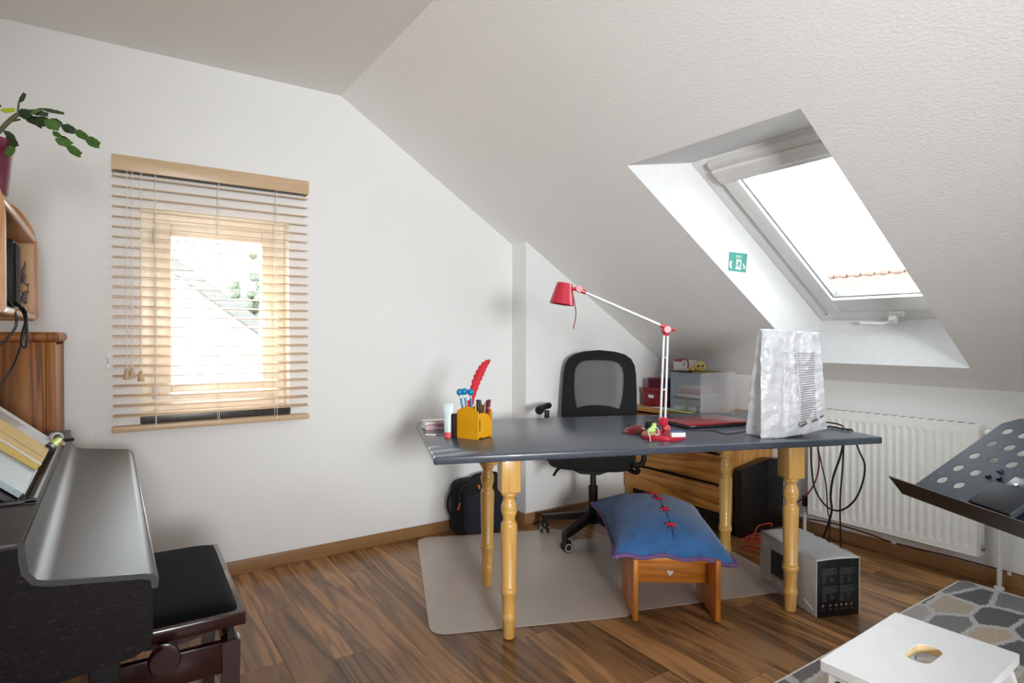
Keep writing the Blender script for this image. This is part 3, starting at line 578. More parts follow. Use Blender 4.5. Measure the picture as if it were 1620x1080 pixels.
for k, ((px, py, bx_), lb_) in enumerate(zip(ks, ('leftmost', 'middle', 'rightmost'))):
    tip = hx(px, py); base = HP(bx_, .03, .0125)
    t, d = pen('ball_pen', f'blue pen with a round ball top, {lb_} of the three in the yellow holder', 'pen', base, tip, .004, [('barrel', 'cyan', 0, .82, 1), ('clip', 'sky_blue', .60, .86, 1.25), ('neck', 'steel', .82, .93, 1.1)], 'ball top pens')
    B().sph(d, .0155, seg=16).build('ball_top', 'sky_blue', t)
# feather quill
base = HP(.075, .035, .0125); ft = thing('feather_quill', 'tall red feather quill standing in the yellow pen holder', 'quill', base)
P_ = [base, hx(746, 640), hx(750, 612), hx(757, 593), hx(766, 577), hx(775.5, 569)]
P_ = [q-base for q in P_]; sp2 = catmull(P_, 8)
B().tube(P_, .0014, 6).build('shaft', 'feather_red', ft)
n0 = 8; vane = sp2[n0:]
rv = (Rt+Up*.35).normalized()
def ffn(u, v):
    i = u*(len(vane)-1); k = min(int(i), len(vane)-2); c = vane[k]*(1-(i-k))+vane[k+1]*(i-k); w = .021*math.sin(math.pi*min(1, u*.93+.07))**.6*(1+.16*math.sin(u*60)*(1 if v > .5 else .5))
    tg = (vane[k+1]-vane[k]).normalized(); rv_ = tg.cross(Fw).normalized()
    return c + rv_*(v-.5)*2*w*(1 if v < .5 else .8) + Fw*(.004*abs(v-.5)*2)
bb = B(); bb.surf(ffn, 40, 5); vn = bb.build('vane', 'feather_red', ft); md = vn.modifiers.new('s', 'SOLIDIFY'); md.thickness = .0012
mat('ochre', (230, 180, 40), .4)
for nm, lb_, ct, (px, py), (bx_, by_), r, prt in (
    ('pencil', 'yellow pencil beside the feather in the yellow holder', 'pencil', (752, 637), (.085, .028), .0042, [('shaft', 'ochre', 0, .95, 1), ('tip', 'paper', .95, 1, .6)]),
    ('marker', 'thick black marker standing in the yellow pen holder', 'marker', (756, 632), (.09, .045), .0072, [('barrel', 'black_plastic', 0, .7, 1), ('cap', 'carton_black', .7, 1, 1.1)]),
    ('marker', 'black marker leaning at the back of the yellow pen holder', 'marker', (759, 632.5), (.095, .06), .006, [('barrel', 'black_plastic', 0, .72, 1), ('cap', 'carton_black', .72, 1, 1.1)]),
    ('paint_brush', 'slim pale brush in the right of the yellow pen holder', 'brush', (768, 636), (.085, .075), .004, [('handle', 'kraft', 0, .8, 1), ('ferrule', 'steel', .8, .92, 1.2), ('bristle', 'olive', .92, 1, 1.1)]),
    ('pen', 'dark red pen leaning out at the right of the yellow holder', 'pen', (774.5, 632), (.09, .088), .0058, [('barrel', 'dark_red', 0, .75, 1), ('ring', 'pink', .75, .78, 1.1), ('cap', 'dark_red', .78, 1, 1.12)]),
    ('pen', 'purple pen just behind the dark red one in the yellow holder', 'pen', (771, 633), (.075, .09), .0052, [('barrel', 'box_purple', 0, .7, 1), ('cap', 'box_purple', .7, 1, 1.12)]),
    ('pen', 'bright red pen between ball pens and feather in the yellow holder', 'pen', (738, 634), (.055, .045), .005, [('barrel', 'lamp_red', 0, .8, 1), ('cap', 'lamp_red', .8, 1, 1.12)]),
    ('pen', 'crimson pen right next to the feather shaft in the yellow holder', 'pen', (741.5, 633), (.062, .04), .0048, [('barrel', 'feather_red', 0, .8, 1), ('cap', 'feather_red', .8, 1, 1.12)])):
    pen(nm, lb_, ct, HP(bx_, by_, .0125), hx(px, py), r, prt)
# cream tube, card packs, dark case
p = at(709.5, 691); ct = thing('cream_tube', 'pale hand cream tube standing on its coral cap', 'tube', p)
B().lathe([(0, .0185), (.001, .0195), (.022, .0195), (.023, .018)], (0, 0, 0), 24).build('cap', 'coral', ct)
M3 = Matrix.Rotation(-math.radians(34), 3, 'Z')
bb = B(); bb.surf(lambda u, v: M3 @ Vector(((.0185+.004*v)*math.cos(2*math.pi*u), (.0185*(1-v**1.3)+.0012)*math.sin(2*math.pi*u), .023+.118*v)), 24, 12, True); bb.build('body', 'tube_white', ct); bb = B(); bb.box((-.022, -.0015, .138), (.022, .0015, .148), .0005, M=M3.to_4x4()); bb.build('crimp', 'tube_white', ct)
def Dthing(name, label, cat, u, v, z=ZD, rz=0): return thing(name, label, cat, D(u, v, z), DA+rz)
u_, v_ = toD(at(690, 680)); c1 = Dthing('card_box', 'flat white and pink card box lower in the pile on the desk corner', 'box', u_-.045, v_+.02, rz=.25)
B().box((0, 0, 0), (.115, .075, .016), .001).build('carton', 'paper', c1); B().box((.004, -.0006, .004), (.111, .0004, .012)).build('band', 'pink', c1)
c2 = Dthing('card_box', 'upper white card box with a dark stripe in the desk corner pile', 'box', u_-.05, v_+.025, ZD+.0163, rz=.12)
B().box((0, 0, 0), (.12, .078, .022), .001).build('carton', 'paper', c2); B().box((.0, -.0006, .0185), (.12, .0006, .022)).build('stripe', 'stem_brown', c2); B().box((.014, -.0006, .005), (.10, .0004, .0105)).build('band', 'pink', c2); B().box((0, -.0006, 0), (.12, .0005, .003)).build('stripe', 'box_purple', c2)
u_, v_ = toD(at(706, 689)); lo = Dthing('letter_opener', 'pale letter opener lying beside the cream tube', 'letter opener', u_-.09, v_+.035, rz=-.35)
B().box((0, -.006, .0), (.05, .006, .006), .002).build('handle', 'paper', lo); B().prism([(.05, -.005), (.12, -.002), (.12, .001), (.05, .005)], XY, .001, .004).build('blade', 'steel', lo)
p = at(718.5, 693); cs = thing('spectacle_case', 'dark brown upright case squeezed between cream tube and pen holder', 'case', p, math.atan2(ex.y, ex.x))
B().box((-.02, 0.003, 0), (-.003, .075, .105), .004).build('shell', 'stem_brown', cs); B().box((-.021, .02, .06), (-.0195, .05, .07)).build('label_band', 'orange_tag', cs)
mat('dark_brown', (44, 26, 22), .6); bpy.data.objects['shell'].data.materials[0] = MATS['dark_brown']
# ================================================================ WHITE SHOPPING BAG OVER A MONITOR
bgL = at(1204, 694); bgd = du.copy()
bg_ = thing('shopping_bag', 'crinkled white printed plastic bag standing tall on the desk', 'bag', (bgL.x, bgL.y, ZD), DA+math.radians(-4))
Wb, Db, Hb = .315, .115, .475
from math import sin, cos, pi
def bagp(u, v):
    # u round the bag from the front left corner, v up
    W = Wb*(1-.10*v); Dq = Db*(1-.86*v**1.1)+.006; x0 = Wb*.05*v + .0
    per = [(0, 0), (1, 0), (1, 1), (.0, 1)]; f = u*4; k = int(f) % 4; t = f-int(f)
    # share of perimeter: front .42 side .08 back .42 side .08
    if u < .42: a = u/.42; x, y, nx, ny = a, 0, 0, -1
    elif u < .5: a = (u-.42)/.08; x, y, nx, ny = 1, a, 1, 0
    elif u < .92: a = (u-.5)/.42; x, y, nx, ny = 1-a, 1, 0, 1
    else: a = (u-.92)/.08; x, y, nx, ny = 0, 1-a, -1, 0
    bulge = sin(pi*min(1, max(0, a)))
    X = x0+x*W; Y = y*Dq + (1-v)*0 + .03*v
    if nx: X += nx*(-.022*bulge*(1-v)) if nx < 0 else nx*.012*bulge*(1-v)
    fold = .010*sin(9*a+3*v+1.)*(v**.7)*(1 if ny else .3) + .006*sin(21*a-7*v) *v + .012*math.exp(-((a-.34-.1*v)/.05)**2)*sin(pi*v)*1.4 - .012*math.exp(-((a-.62+.06*v)/.07)**2)*sin(pi*v)
    crk = .004*mnoise.noise(Vector((X*22, v*14, Y*20+3)))+.002*mnoise.noise(Vector((X*60, v*50, Y*20)))
    Y += ny*(-fold*1.15-crk*1.8); X += nx*crk
    lift = max(0, x-.25)**1.3*.05*(1-y*.0)
    Z = lift*(1-v) + v*Hb + .008*sin(7*a)*v*(ny != 0)*.4 - .016*x*v
    return Vector((X, Y, Z+.001))
NU = 200
def uvbag(u, v): return bagp(u, v)
bb = B(); bb.surf(lambda u, v: bagp(min(u, .99999), v), NU+1, 70, False, uvs=True)
lay = bb.bm.loops.layers.uv.verify()
for f in bb.bm.faces:
    for lp_ in f.loops:
        a_ = lp_[lay].uv; lp_[lay].uv = (a_[0]/.42, a_[1])
film = bb.build('film', 'bag_film', bg_, ang=60)
md = film.modifiers.new('s', 'SOLIDIFY'); md.thickness = .0006
def front(a, v, h=.003): p = bagp(a*.42, v); return p+Vector((0, -h, 0))
bb = B()
def bagtxt(s, size, ca, cv, sl=.0):
    add_text(bb, s, size, lambda x, y: front(ca+x/Wb, cv+(y+x*sl)/Hb, .0045))
bagtxt('CD', .030, .62, .105, .1); bagtxt('—', .03, .80, .135, .1)
bb.build('lettering', 'carton_black', bg_)
bb = B()
for ca, cv, n_w, hgt in ((.60, .070, 5, .007), (.78, .096, 4, .009), (.90, .125, 3, .007)):      # rows of print too small to read
    for k in range(n_w):
        a0 = ca+k*.022; a1 = a0+.015; bb.quad(front(a0, cv+k*.004, .0048), front(a1, cv+k*.004+.002, .0048), front(a1, cv+k*.004+.002+hgt/Hb, .0048), front(a0, cv+k*.004+hgt/Hb, .0048))
bb.build('small_print', 'print_mid', bg_)
# monitor foot below the bag
mf = D(*toD(at(1258, 686)), ZD)
mfo = thing('monitor_stand', 'black flat monitor stand base peeking out under the white bag', 'stand', mf, DA)
B().prism(rrect(-.10, .0, .06, .10, .03), XY, 0, .012).build('foot', 'black_plastic', mfo); B().box((-.03, .03, .011), (.0, .06, .10), .004).build('neck', 'black_plastic', mfo)
B().tube([(.03, -.008, .012), (.02, -.014, .03), (.008, -.012, .04), (.012, -.008, .02)], .0022, 6).build('tie', 'black_plastic', mfo)
# ================================================================ OFFICE CHAIR
cc = Vector((2.395, 2.683, 0)); CA = math.radians(-49)
ch = thing('office_chair', 'black swivel office chair with a mesh back behind the desk', 'chair', (cc.x, cc.y, .005), CA)
for k in range(5):
    a = math.radians(125.5+72*k)-CA; d = Vector((cos(a), sin(a), 0)); sd = Vector((-d.y, d.x, 0))
    bb = B(); p0 = d*.03; p1 = d*.30
    def leg(u, v, d=d, sd=sd):
        r = .03+.275*u; z = .135-.045*u; hw = .028-.008*u; hh = .022-.006*u; t = v*2*pi
        return d*r + sd*hw*max(-1, min(1, 1.35*cos(t))) + Vector((0, 0, z+hh*max(-1, min(1, 1.35*sin(t)))))
    bb.surf(lambda v, u: leg(u, v), 16, 6, True); bb.cyl(d*.305+Vector((0, 0, .045)), d*.305+Vector((0, 0, .108)), .015, .018, 12)
    arm = bb.build('base_arm', 'black_plastic', ch)
    ca = a+random.uniform(-.9, .9)+1.2; cd = Vector((cos(ca), sin(ca), 0)); cp = d*.305+Vector((-cd.y, cd.x, 0))*.012
    bb = B(); bb.box((-.012, -.026, .028), (.012, .026, .062), .006, M=Matrix.Translation(cp) @ Matrix.Rotation(ca, 4, 'Z')); bb.build('caster', 'black_plastic', arm)
    for s_ in (-1, 1):
        q0 = cp+cd*(s_*.012)+Vector((0, 0, .0285)); q1 = cp+cd*(s_*.026)+Vector((0, 0, .0285)); B().cyl(q0, q1, .0285, .027, 24).build('wheel', 'black_plastic', arm)
        B().lathe([(0, .0225), (.002, .0225), (.0025, .017), (.0005, .0165)], q1+cd*(s_*.0003), 24, (cd*s_).to_track_quat('Z', 'Y').to_matrix(), closed=True).build('wheel_rim', 'caster_grey', arm)
B().lathe([(.09, .034), (.15, .034), (.152, .028), (.31, .028), (.312, .018), (.42, .018)], (0, 0, 0), 20).build('gas_column', 'black_plastic', ch)
def pad(bb, x0, x1, y0, y1, z0, z1, e=4., n=28, ev=3.):
    def fn(u, v):
        t = 2*pi*u; f = -pi/2+pi*v
        sg = lambda q, p_: math.copysign(abs(q)**p_, q)
        cu, su, cv, sv = sg(cos(t), 2/e), sg(sin(t), 2/e), sg(cos(f), 2/ev), sg(sin(f), 2/ev)
        return Vector(((x0+x1)/2+(x1-x0)/2*cv*cu, (y0+y1)/2+(y1-y0)/2*cv*su, (z0+z1)/2+(z1-z0)/2*sv))
    return bb.surf(fn, n, 14, True)
pad(B(), -.25, .25, -.25, .22, .43, .525).build('seat', 'black_fabric', ch, weld=True)
bb = B(); bb.prism([(-.23, .47), (-.2, .445), (-.1, .425), (-.06, .405), (.05, .405), (.1, .425), (.24, .45), (.24, .47)], XZ, -.13, .14); bb.build('seat_shell', 'black_plastic', ch)
B().tube([(.2, -.1, .45), (.255, -.16, .44), (.275, -.2, .46), (.262, -.24, .5)], .013, 10).build('tilt_lever', 'black_plastic', ch)
B().tube([(-.17, -.1, .44), (-.19, -.16, .425), (-.2, -.2, .405)], .008, 8).build('height_lever', 'black_plastic', ch)
# backrest
YBk = .235
def bx_out(t):   # half outline, t 0 bottom .. 1 top centre
    return t
out = [(-.215, .50), (.215, .50), (.232, .62), (.24, .72), (.238, .84), (.232, .96), (.222, 1.02), (.20, 1.06), (.16, 1.088), (.10, 1.105), (.0, 1.115)]
out = out + [(-x, z) for x, z in reversed(out[2:-1])]
inn = [(.135, .745), (.15, .80), (.158, .88), (.158, .96), (.15, 1.0), (.128, 1.03), (.09, 1.047), (0, 1.053)]
inn = inn + [(-x, z) for x, z in reversed(inn[:-1])] + [(-.07, .763), (0, .768), (.07, .763)]
def bkf(p, q, a): return Vector((p, YBk + a + .10*((q-.5)/.62) - .055*(1-(p/.24)**2), q))
def dens(poly, n=4):
    o_ = []
    for i in range(len(poly)):
        a, c = poly[i], poly[(i+1) % len(poly)]
        for k in range(n): o_.append((a[0]+(c[0]-a[0])*k/n, a[1]+(c[1]-a[1])*k/n))
    return o_
bb = B(); bb.plate(dens(out, 3), [dens(inn, 3)], bkf, -.018, .018); bb.build('backrest_frame', 'black_fabric', ch, ang=45)
bb = B(); bb.plate(dens([(x*1.03, z) for x, z in inn], 2), [], bkf, -.001, .001); bb.build('mesh_panel', 'mesh_fabric', ch)
bb = B(); bb.tube([(0, .1, .42), (0, .22, .41), (0, .30, .5), (0, .31, .62)], .022, 10); bb.build('back_support', 'black_plastic', ch)
for sx_ in (-1, 1):
    dz_ = 0 if sx_ < 0 else -.10
    bb = B(); bb.tube([(sx_*.2, .05, .44), (sx_*.285, .05, .45), (sx_*.295, .05, .55), (sx_*.295, .06, .745+dz_)], .016, 10); ar = bb.build('armrest', 'black_plastic', ch)
    bb = B(); bb.tube([(sx_*.30, -.14, .765+dz_), (sx_*.30, -.10, .772+dz_), (sx_*.297, .0, .775+dz_), (sx_*.292, .10, .77+dz_)], .027, 14, rf=lambda t: .75+.25*sin(pi*min(1, t*1.6+.2))); bb.build('pad', 'black_plastic', ar)
# ================================================================ CHAIR MATS
def matpoly(c, ax_, w, l, r=.06): 
    ay_ = Vector((-ax_.y, ax_.x, 0)); return [c+ax_*p+ay_*q for p, q in rrect(0, 0, w, l, r)]
def mat_obj(c, ang, w, l, z, label):
    bb = B(); bb.prism(rrect(0, 0, w, l, .07), XY, 0, .002); o = bb.build('chair_mat', 'mat_plastic'); o.location = (c.x, c.y, z); o.rotation_euler = (0, 0, ang); return tag(o, label, 'floor mat', 'chair mats')
mat_obj(Vector((1.065, 2.165, 0)), math.atan2(-.381, .925), .9, 1.18, .0028, 'clear plastic chair mat under the left half of the desk')
mat_obj(Vector((1.86, 1.885, 0)), math.atan2(-.325, .946), .92, .92, .0004, 'clear plastic chair mat under the wooden stool and carton')
# ================================================================ LAPTOP BAG
pl_ = Vector((1.715, 3.195, .005)); lb = thing('laptop_bag', 'black fabric laptop bag leaning on the wall under the desk', 'bag', pl_, math.radians(-4))
def sq(x, e): return math.copysign(abs(x)**e, x)
bb = B(); pad(bb, 0, .43, -.055, .055, 0, .33, 5, 40, 7.).build('body', 'black_fabric', lb, weld=True)
bb = B(); pad(bb, .05, .39, -.078, -.03, .01, .245, 6, 36, 7.).build('front_pocket', 'navy_fabric', lb, weld=True)
B().tube([(.12, -.01, .322), (.15, -.015, .345), (.22, -.015, .352), (.29, -.015, .345), (.32, -.01, .322)], .009, 8).build('carry_handle', 'black_fabric', lb)
B().tube([(.03, -.057, .20), (.025, -.06, .265), (.07, -.06, .305), (.22, -.06, .312), (.38, -.06, .30)], .004, 6).build('zip', 'black_plastic', lb)
B().tube([(.0, 0, .26), (-.025, -.01, .23), (-.03, -.012, .17), (.0, -.01, .11)], .008, 8).build('shoulder_strap', 'black_fabric', lb)
for a in (((.145, -.066, .30), (.155, -.072, .275)), ((.024, -.066, .205), (.012, -.066, .165))):
    q0, q1 = Vector(a[0]), Vector(a[1]); B().tube([q0, (q0+q1)/2, q1], .0065, 8).build('zip_pull', 'orange_tag', lb)
# ================================================================ PINE CHEST OF DRAWERS
CX0, CX1, CY0, CY1, CZ = 3.073, XB-.016, 2.262, YC-.016, .71
dr = thing('chest_of_drawers', 'pine chest of drawers standing in the corner below the slope', 'chest', (CX0, CY0, 0))
dX, dY = CX1-CX0, CY1-CY0
npl = 6
for k in range(npl): B().box((.02+(dX-.02)*k/npl+.0008, 0, .04), (.02+(dX-.02)*(k+1)/npl-.0008, .02, CZ-.022), .0015).build('side_plank', 'chest_wood_z', dr)
B().box((.02, dY-.02, .04), (dX, dY, CZ-.022)).build('side_panel', 'chest_wood_z', dr)
B().box((dX-.012, .02, .04), (dX, dY-.02, CZ-.022)).build('back_panel', 'chest_wood', dr)
B().box((-.012, -.008, CZ-.022), (dX, dY, CZ), .004).build('top', 'chest_wood', dr)
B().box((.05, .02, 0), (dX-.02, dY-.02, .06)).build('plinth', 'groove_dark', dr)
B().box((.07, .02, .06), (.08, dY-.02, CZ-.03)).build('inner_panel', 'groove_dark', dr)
for z0, z1, xo in ((.497, .675, .0), (.312, .482, -.006), (.135, .292, .0)):
    f_ = B().box((xo, .004, z0), (xo+.022, dY-.004, z1), .003).build('drawer_front', 'chest_wood', dr)
    B().box((xo+.022, .03, z0+.012), (.065, dY-.03, z1-.02)).build('drawer_box', 'chest_wood', f_)
    B().box((xo-.001, dY*.5-.06, z0-.002), (xo+.02, dY*.5+.06, z0+.008), .002).build('finger_grip', 'groove_dark', f_)
# things on the chest
def onC(px, py, z=CZ): return pz(px, py, z)
X1 = 3.13
q0 = pX(1021, 644, X1+.12); q1 = pX(1046, 650, X1+.06)
rb = thing('storage_box', 'dark red cardboard storage box with a lid and label holder', 'box', (3.17, 2.845, CZ), math.radians(0))
B().box((0, 0, 0), (.2, .165, .118), .002).build('carton', 'box_red', rb); B().box((-.005, -.005, .105), (.205, .17, .136), .003).build('lid', 'box_red', rb); B().box((-.0025, .07, .062), (.001, .125, .088), .001).build('label_holder', 'steel', rb); B().box((-.0032, .076, .066), (-.002, .119, .084)).build('label_card', 'paper', rb)
pb = thing('small_box', 'small dark purple patterned box on top of the red storage box', 'box', (3.19, 2.858, CZ+.136), math.radians(6))
B().box((0, 0, 0), (.14, .12, .062), .004).build('carton', 'box_purple', pb); B().box((-.002, -.002, .04), (.142, .122, .066), .004).build('lid', 'box_purple', pb)
# clear drawer tower
bxp = onC(1111, 652.5)
kx0, ky0 = 3.135, 2.49; kw, kl, kh = .36, .25, .0
kh = .262
tw = thing('drawer_tower', 'clear plastic desktop drawer unit on the pine chest', 'drawer unit', (kx0, ky0, CZ))
B().box((0, 0, 0), (kw, .004, kh), .002).build('side_wall', 'box_plastic_end', tw); B().box((0, kl-.004, 0), (kw, kl, kh), .002).build('side_wall', 'blue_plastic', tw)
B().box((0, .004, kh-.004), (kw, kl-.004, kh), .001).build('top', 'box_plastic', tw); B().box((0, .004, 0), (kw, kl-.004, .004), .001).build('bottom', 'box_plastic', tw); B().box((kw-.004, .004, .004), (kw, kl-.004, kh-.004)).build('back', 'box_plastic', tw)
B().box((0, .004, .092), (kw-.004, kl-.004, .096)).build('shelf', 'box_plastic', tw)
for y0 in (.008, kl/2+.003):
    f_ = B().box((.002, y0, .008), (.006, y0+kl/2-.011, .088), .002).build('drawer', 'box_plastic', tw); B().box((-.004, y0+.03, .01), (.003, y0+.085, .04), .002).build('pull', 'box_plastic_end', f_)
f_ = B().box((.002, .008, .1), (.006, kl-.008, kh-.008), .002).build('drawer', 'box_plastic', tw)
for k, (m_, z, w_) in enumerate((('pink', .125, .15), ('paper', .15, .17), ('blue_label', .165, .05), ('pink', .17, .15))):
    pass
for (m_, z, y0, y1, lbl) in (('paper', .0965, .03, .21, 'bottom white paper stack inside the clear drawer unit'), ('pink', .126, .04, .2, 'pink paper stack inside the clear drawer unit'), ('paper', .150, .05, .2, 'thin white paper stack above the pink one in the clear drawer unit')):
    o = B().box((.02, y0, 0), (.3, y1, .022), .002).build('paper_stack', m_); o.location = (kx0, ky0, CZ+z); tag(o, lbl, 'paper', 'papers in the drawer unit')
for y0, lbl, m_ in ((.03, 'white note cards in the right lower drawer of the clear unit', 'print_grey'), (.155, 'grey note cards in the left lower drawer of the clear unit', 'carton_grey')):
    o = B().box((.015, 0, 0), (.15, .06, .03), .002).build('note_cards', m_); o.location = (kx0, ky0+y0, CZ+.0085); tag(o, lbl, 'paper')
# on top of the drawer unit
ZT = CZ+kh
kt = thing('first_aid_case', 'white case with a red handle and rim on the clear drawer unit', 'case', (kx0+.03, ky0+.125, ZT+.0065))
B().box((0, 0, 0), (.09, .125, .068), .006).build('body', 'paper', kt); B().box((-.001, -.001, .062), (.091, .126, .070), .004).build('lid_rim', 'plastic_white', kt)
B().tube([(-.002, .0, .02), (-.002, -.002, .055), (-.002, .008, .074), (-.002, .06, .078), (-.002, .118, .072)], .004, 8).build('rim', 'box_red', kt); B().box((-.006, .05, .062), (.0, .115, .078), .003).build('handle', 'lamp_red', kt); B().cyl((-.002, .035, .042), (.001, .035, .042), .007, seg=14).build('clasp', 'print_grey', kt)
fo = B().box((0, 0, 0), (.2, .19, .005), .001).build('folder', 'carton_black'); fo.location = (kx0+.002, ky0+.075, ZT+.0006); tag(fo, 'thin black folder lying on the clear drawer unit', 'folder')
yl = B().box((0, 0, 0), (.2, .068, .006), .001).build('wooden_ruler', 'olive'); yl.location = (kx0+.01, ky0+.004, ZT+.0006); tag(yl, 'flat olive board lying on the right end of the clear drawer unit', 'board')
ty = thing('plush_toy', 'yellow plush toy with big black eyes lying on the clear drawer unit', 'toy', (kx0+.035, ky0+.068, ZT+.0068))
bb = B(); bb.sph((0.012, -.03, .036), .036, (.85, 1.0, .92), seg=24); bb.sph((0.02, .018, .018), .019, (1, 1.1, .9)); bb.sph((.015, .045, .014), .014, (1, 1.2, .8)); bb.sph((.0, .02, .011), .012); bb.sph((.03, .06, .012), .012, (1, 1.1, .8)); bb.sph((.05, -.01, .02), .02); bb.build('body', 'toy_yellow', ty)
cdir = Vector((-.78, -.62, .05)); cper = Vector((.62, -.78, 0))
for dy_ in (-.014, .014): B().sph(Vector((.012, -.03, .038))+cdir*.0315+cper*dy_, .0075, (1, 1, .85)).build('eye', 'carton_black', ty)
# papers in front of the boxes
for k, (m_, x, y, w_, l_, a, lbl) in enumerate((('kraft', 3.085, 2.86, .09, .2, .1, 'brown envelope lying at the left end of the pine chest'), ('paper', 3.09, 2.68, .08, .2, -.1, 'white sheet lying under the red storage box edge on the chest'), ('green_paper', 3.072, 2.53, .055, .2, .05, 'pale green notepad lying before the clear drawer unit'), ('paper', 3.075, 2.29, .3, .18, 0, 'white paper sheet at the right end of the pine chest'))):
    o = B().box((0, 0, 0), (w_, l_, .004), .0005).build('paper_sheet', m_); o.location = (x, y, CZ+.0006+.0045*(k in (1, 2))); o.rotation_euler = (0, 0, a); tag(o, lbl, 'paper')
# black portfolio against the side of the chest
ba = pz(1160, 846, 0); pf = thing('portfolio_case', 'black flat portfolio case leaning on the side of the pine chest', 'case', (3.13, 2.185, .003), math.radians(0))
B().prism([(0, 0), (.435, 0), (.435, .425), (.27, .445), (.02, .41), (0, .40)], XZ, 0, .05).build('shell', 'carton_black', pf)
B().box((.255, -.003, .02), (.265, .001, .42)).build('spine', 'black_plastic', pf)
for z in (.12, .34): B().box((.235, -.006, z), (.275, .0, z+.012), .001).build('clasp', 'black_plastic', pf)
# ================================================================ WOODEN STOOL AND CUSHION
s0 = pz(1006, 986, 0); s1 = pz(1136, 987, 0); su_ = (s1-s0); SW = su_.length+.02; SA = math.atan2(su_.y, su_.x); SD = .285; SH = .258
stl = thing('wooden_stool', 'low orange wooden stool with board sides under the blue cushion', 'stool', (s0.x, s0.y, .0085), SA)
for x0 in (-.012, SW-.03): B().box((x0, 0, 0), (x0+.022, SD, SH), .004).build('side_board', 'stool_wood_z', stl)
B().box((.010, SD*.42, .115), (SW-.03, SD*.42+.02, SH-.022), .002).build('cross_board', 'stool_wood', stl)
B().box((.0105, .03, SH-.022), (SW-.0305, SD-.004, SH-.001), .002).build('seat_board', 'stool_wood', stl)
B().prism([(.158, .165), (.172, .145), (.188, .163), (.182, .172), (.172, .166), (.164, .173)], XZ, SD*.42-.0015, SD*.42).build('paper_heart', 'paper', stl)
for p_ in ((-.001, .02), (-.001, SD-.02), (SW-.019, .02), (SW-.019, SD-.02)): B().cyl((p_[0], p_[1], -.003), (p_[0], p_[1], .001), .008, seg=10).build('felt_pad', 'paper', stl)
zc = .004+SH+.003
K = [pz(972, 881, zc+.018), pz(1166, 894, zc-.018), pz(1102, 805, zc+.04), pz(936, 794, zc+.045)]
cu = thing('cushion', 'blue velvet cushion with purple braid edge and red bows on the stool', 'cushion', (s0+(s1-s0)*.5+Vector((.05, .08, zc)))); CT = cu.location.copy()
cen = (K[0]+K[1]+K[2]+K[3])/4
def cush(u, v, side):
    # corner-eared pillow
    eu = 1-(2*u-1)**2; ev = 1-(2*v-1)**2
    pu = u + .055*(.5-u)*2*(0 if True else 0)*ev; 
    inn_ = .07
    uu = .5+(u-.5)*(1-inn_*(ev)**1*abs(2*u-1)**2*0 - .11*ev*(abs(2*u-1)**3)); vv_ = .5+(v-.5)*(1-.11*eu*(abs(2*v-1)**3))
    p = (K[0]*(1-uu)+K[1]*uu)*(1-vv_)+(K[3]*(1-uu)+K[2]*uu)*vv_
    prf = (eu*ev)**.5
    wr = .004*mnoise.noise(p*14)+.002*mnoise.noise(p*40)
    p = p + Vector((0, 0, .007*sin(19*u+11*v)*(1-prf)))
    base = zc+.004
    top_ = p.z + (.14*prf + wr*prf if side > 0 else 0)
    bot = p.z*(1-prf) + base*prf
    lowz = max(base, 0)
    z = top_ if side > 0 else min(p.z, bot) if p.z > base else p.z*(1-min(1, prf*1.0))+base*min(1, prf)
    return Vector((p.x, p.y, z))-CT
B().surf(lambda u, v: cush(u, v, 1), 48, 48).build('cover', 'denim', cu, ang=180, recalc=False)
B().surf(lambda u, v: cush(u, v, -1), 30, 30).build('underside', 'denim_dark', cu, ang=180, recalc=False)
edge = [cush(t/14, 0, 1) for t in range(15)]+[cush(1, t/14, 1) for t in range(1, 15)]+[cush(1-t/14, 1, 1) for t in range(1, 15)]+[cush(0, 1-t/14, 1) for t in range(1, 15)]
for a, c in ((0, 14), (14, 28), (28, 42), (42, 56)): B().tube(edge[a:c+1], .0095, 8).build('braid', 'braid', cu)
for v_ in (.18, .36, .54, .70, .86):
    c = cush(.52, v_, 1); n1_ = (cush(.54, v_, 1)-c).normalized(); n2_ = (cush(.52, v_+.02, 1)-c).normalized(); nn_ = n1_.cross(n2_).normalized()
    c = c+nn_*.004; bb = B(); rz_ = random.uniform(-.5, .5); d1 = n1_*cos(rz_)+n2_*sin(rz_); d2 = nn_.cross(d1)
    for s_ in (-1, 1):
        Mb = Matrix((d1, d2, nn_)).transposed(); bb.sph(c+d1*(s_*.013), .012, (1, .55, .35), Mb, 10); bb.tube([c, c+d1*(s_*.008)-d2*.012, c+d1*(s_*.014)-d2*.026], .0028, 6)
    bb.sph(c+nn_*.003, .006, seg=8); bb.build('bow', 'bow_red', cu)
tag_seam = B().tube([cush(.52, t/12, 1)+Vector((0, 0, .0006)) for t in range(0, 13)], .0018, 6).build('seam', 'denim_dark', cu)
# ================================================================ SPEAKER CARTON
b0 = pz(1291, 978, 0); b1 = pz(1203, 918, 0); b2 = pz(1364, 974, 0)
ax1 = (b1-b0); BLn = ax1.length; ax1.normalize(); ax2 = Vector((ax1.y, -ax1.x, 0)); BWd = (b2-b0).dot(ax2); BH = .243
bxm = thing('speaker_carton', 'grey and black cardboard speaker carton on the floor by the desk leg', 'carton', (b0.x, b0.y, .0028), math.atan2(ax2.y, ax2.x))
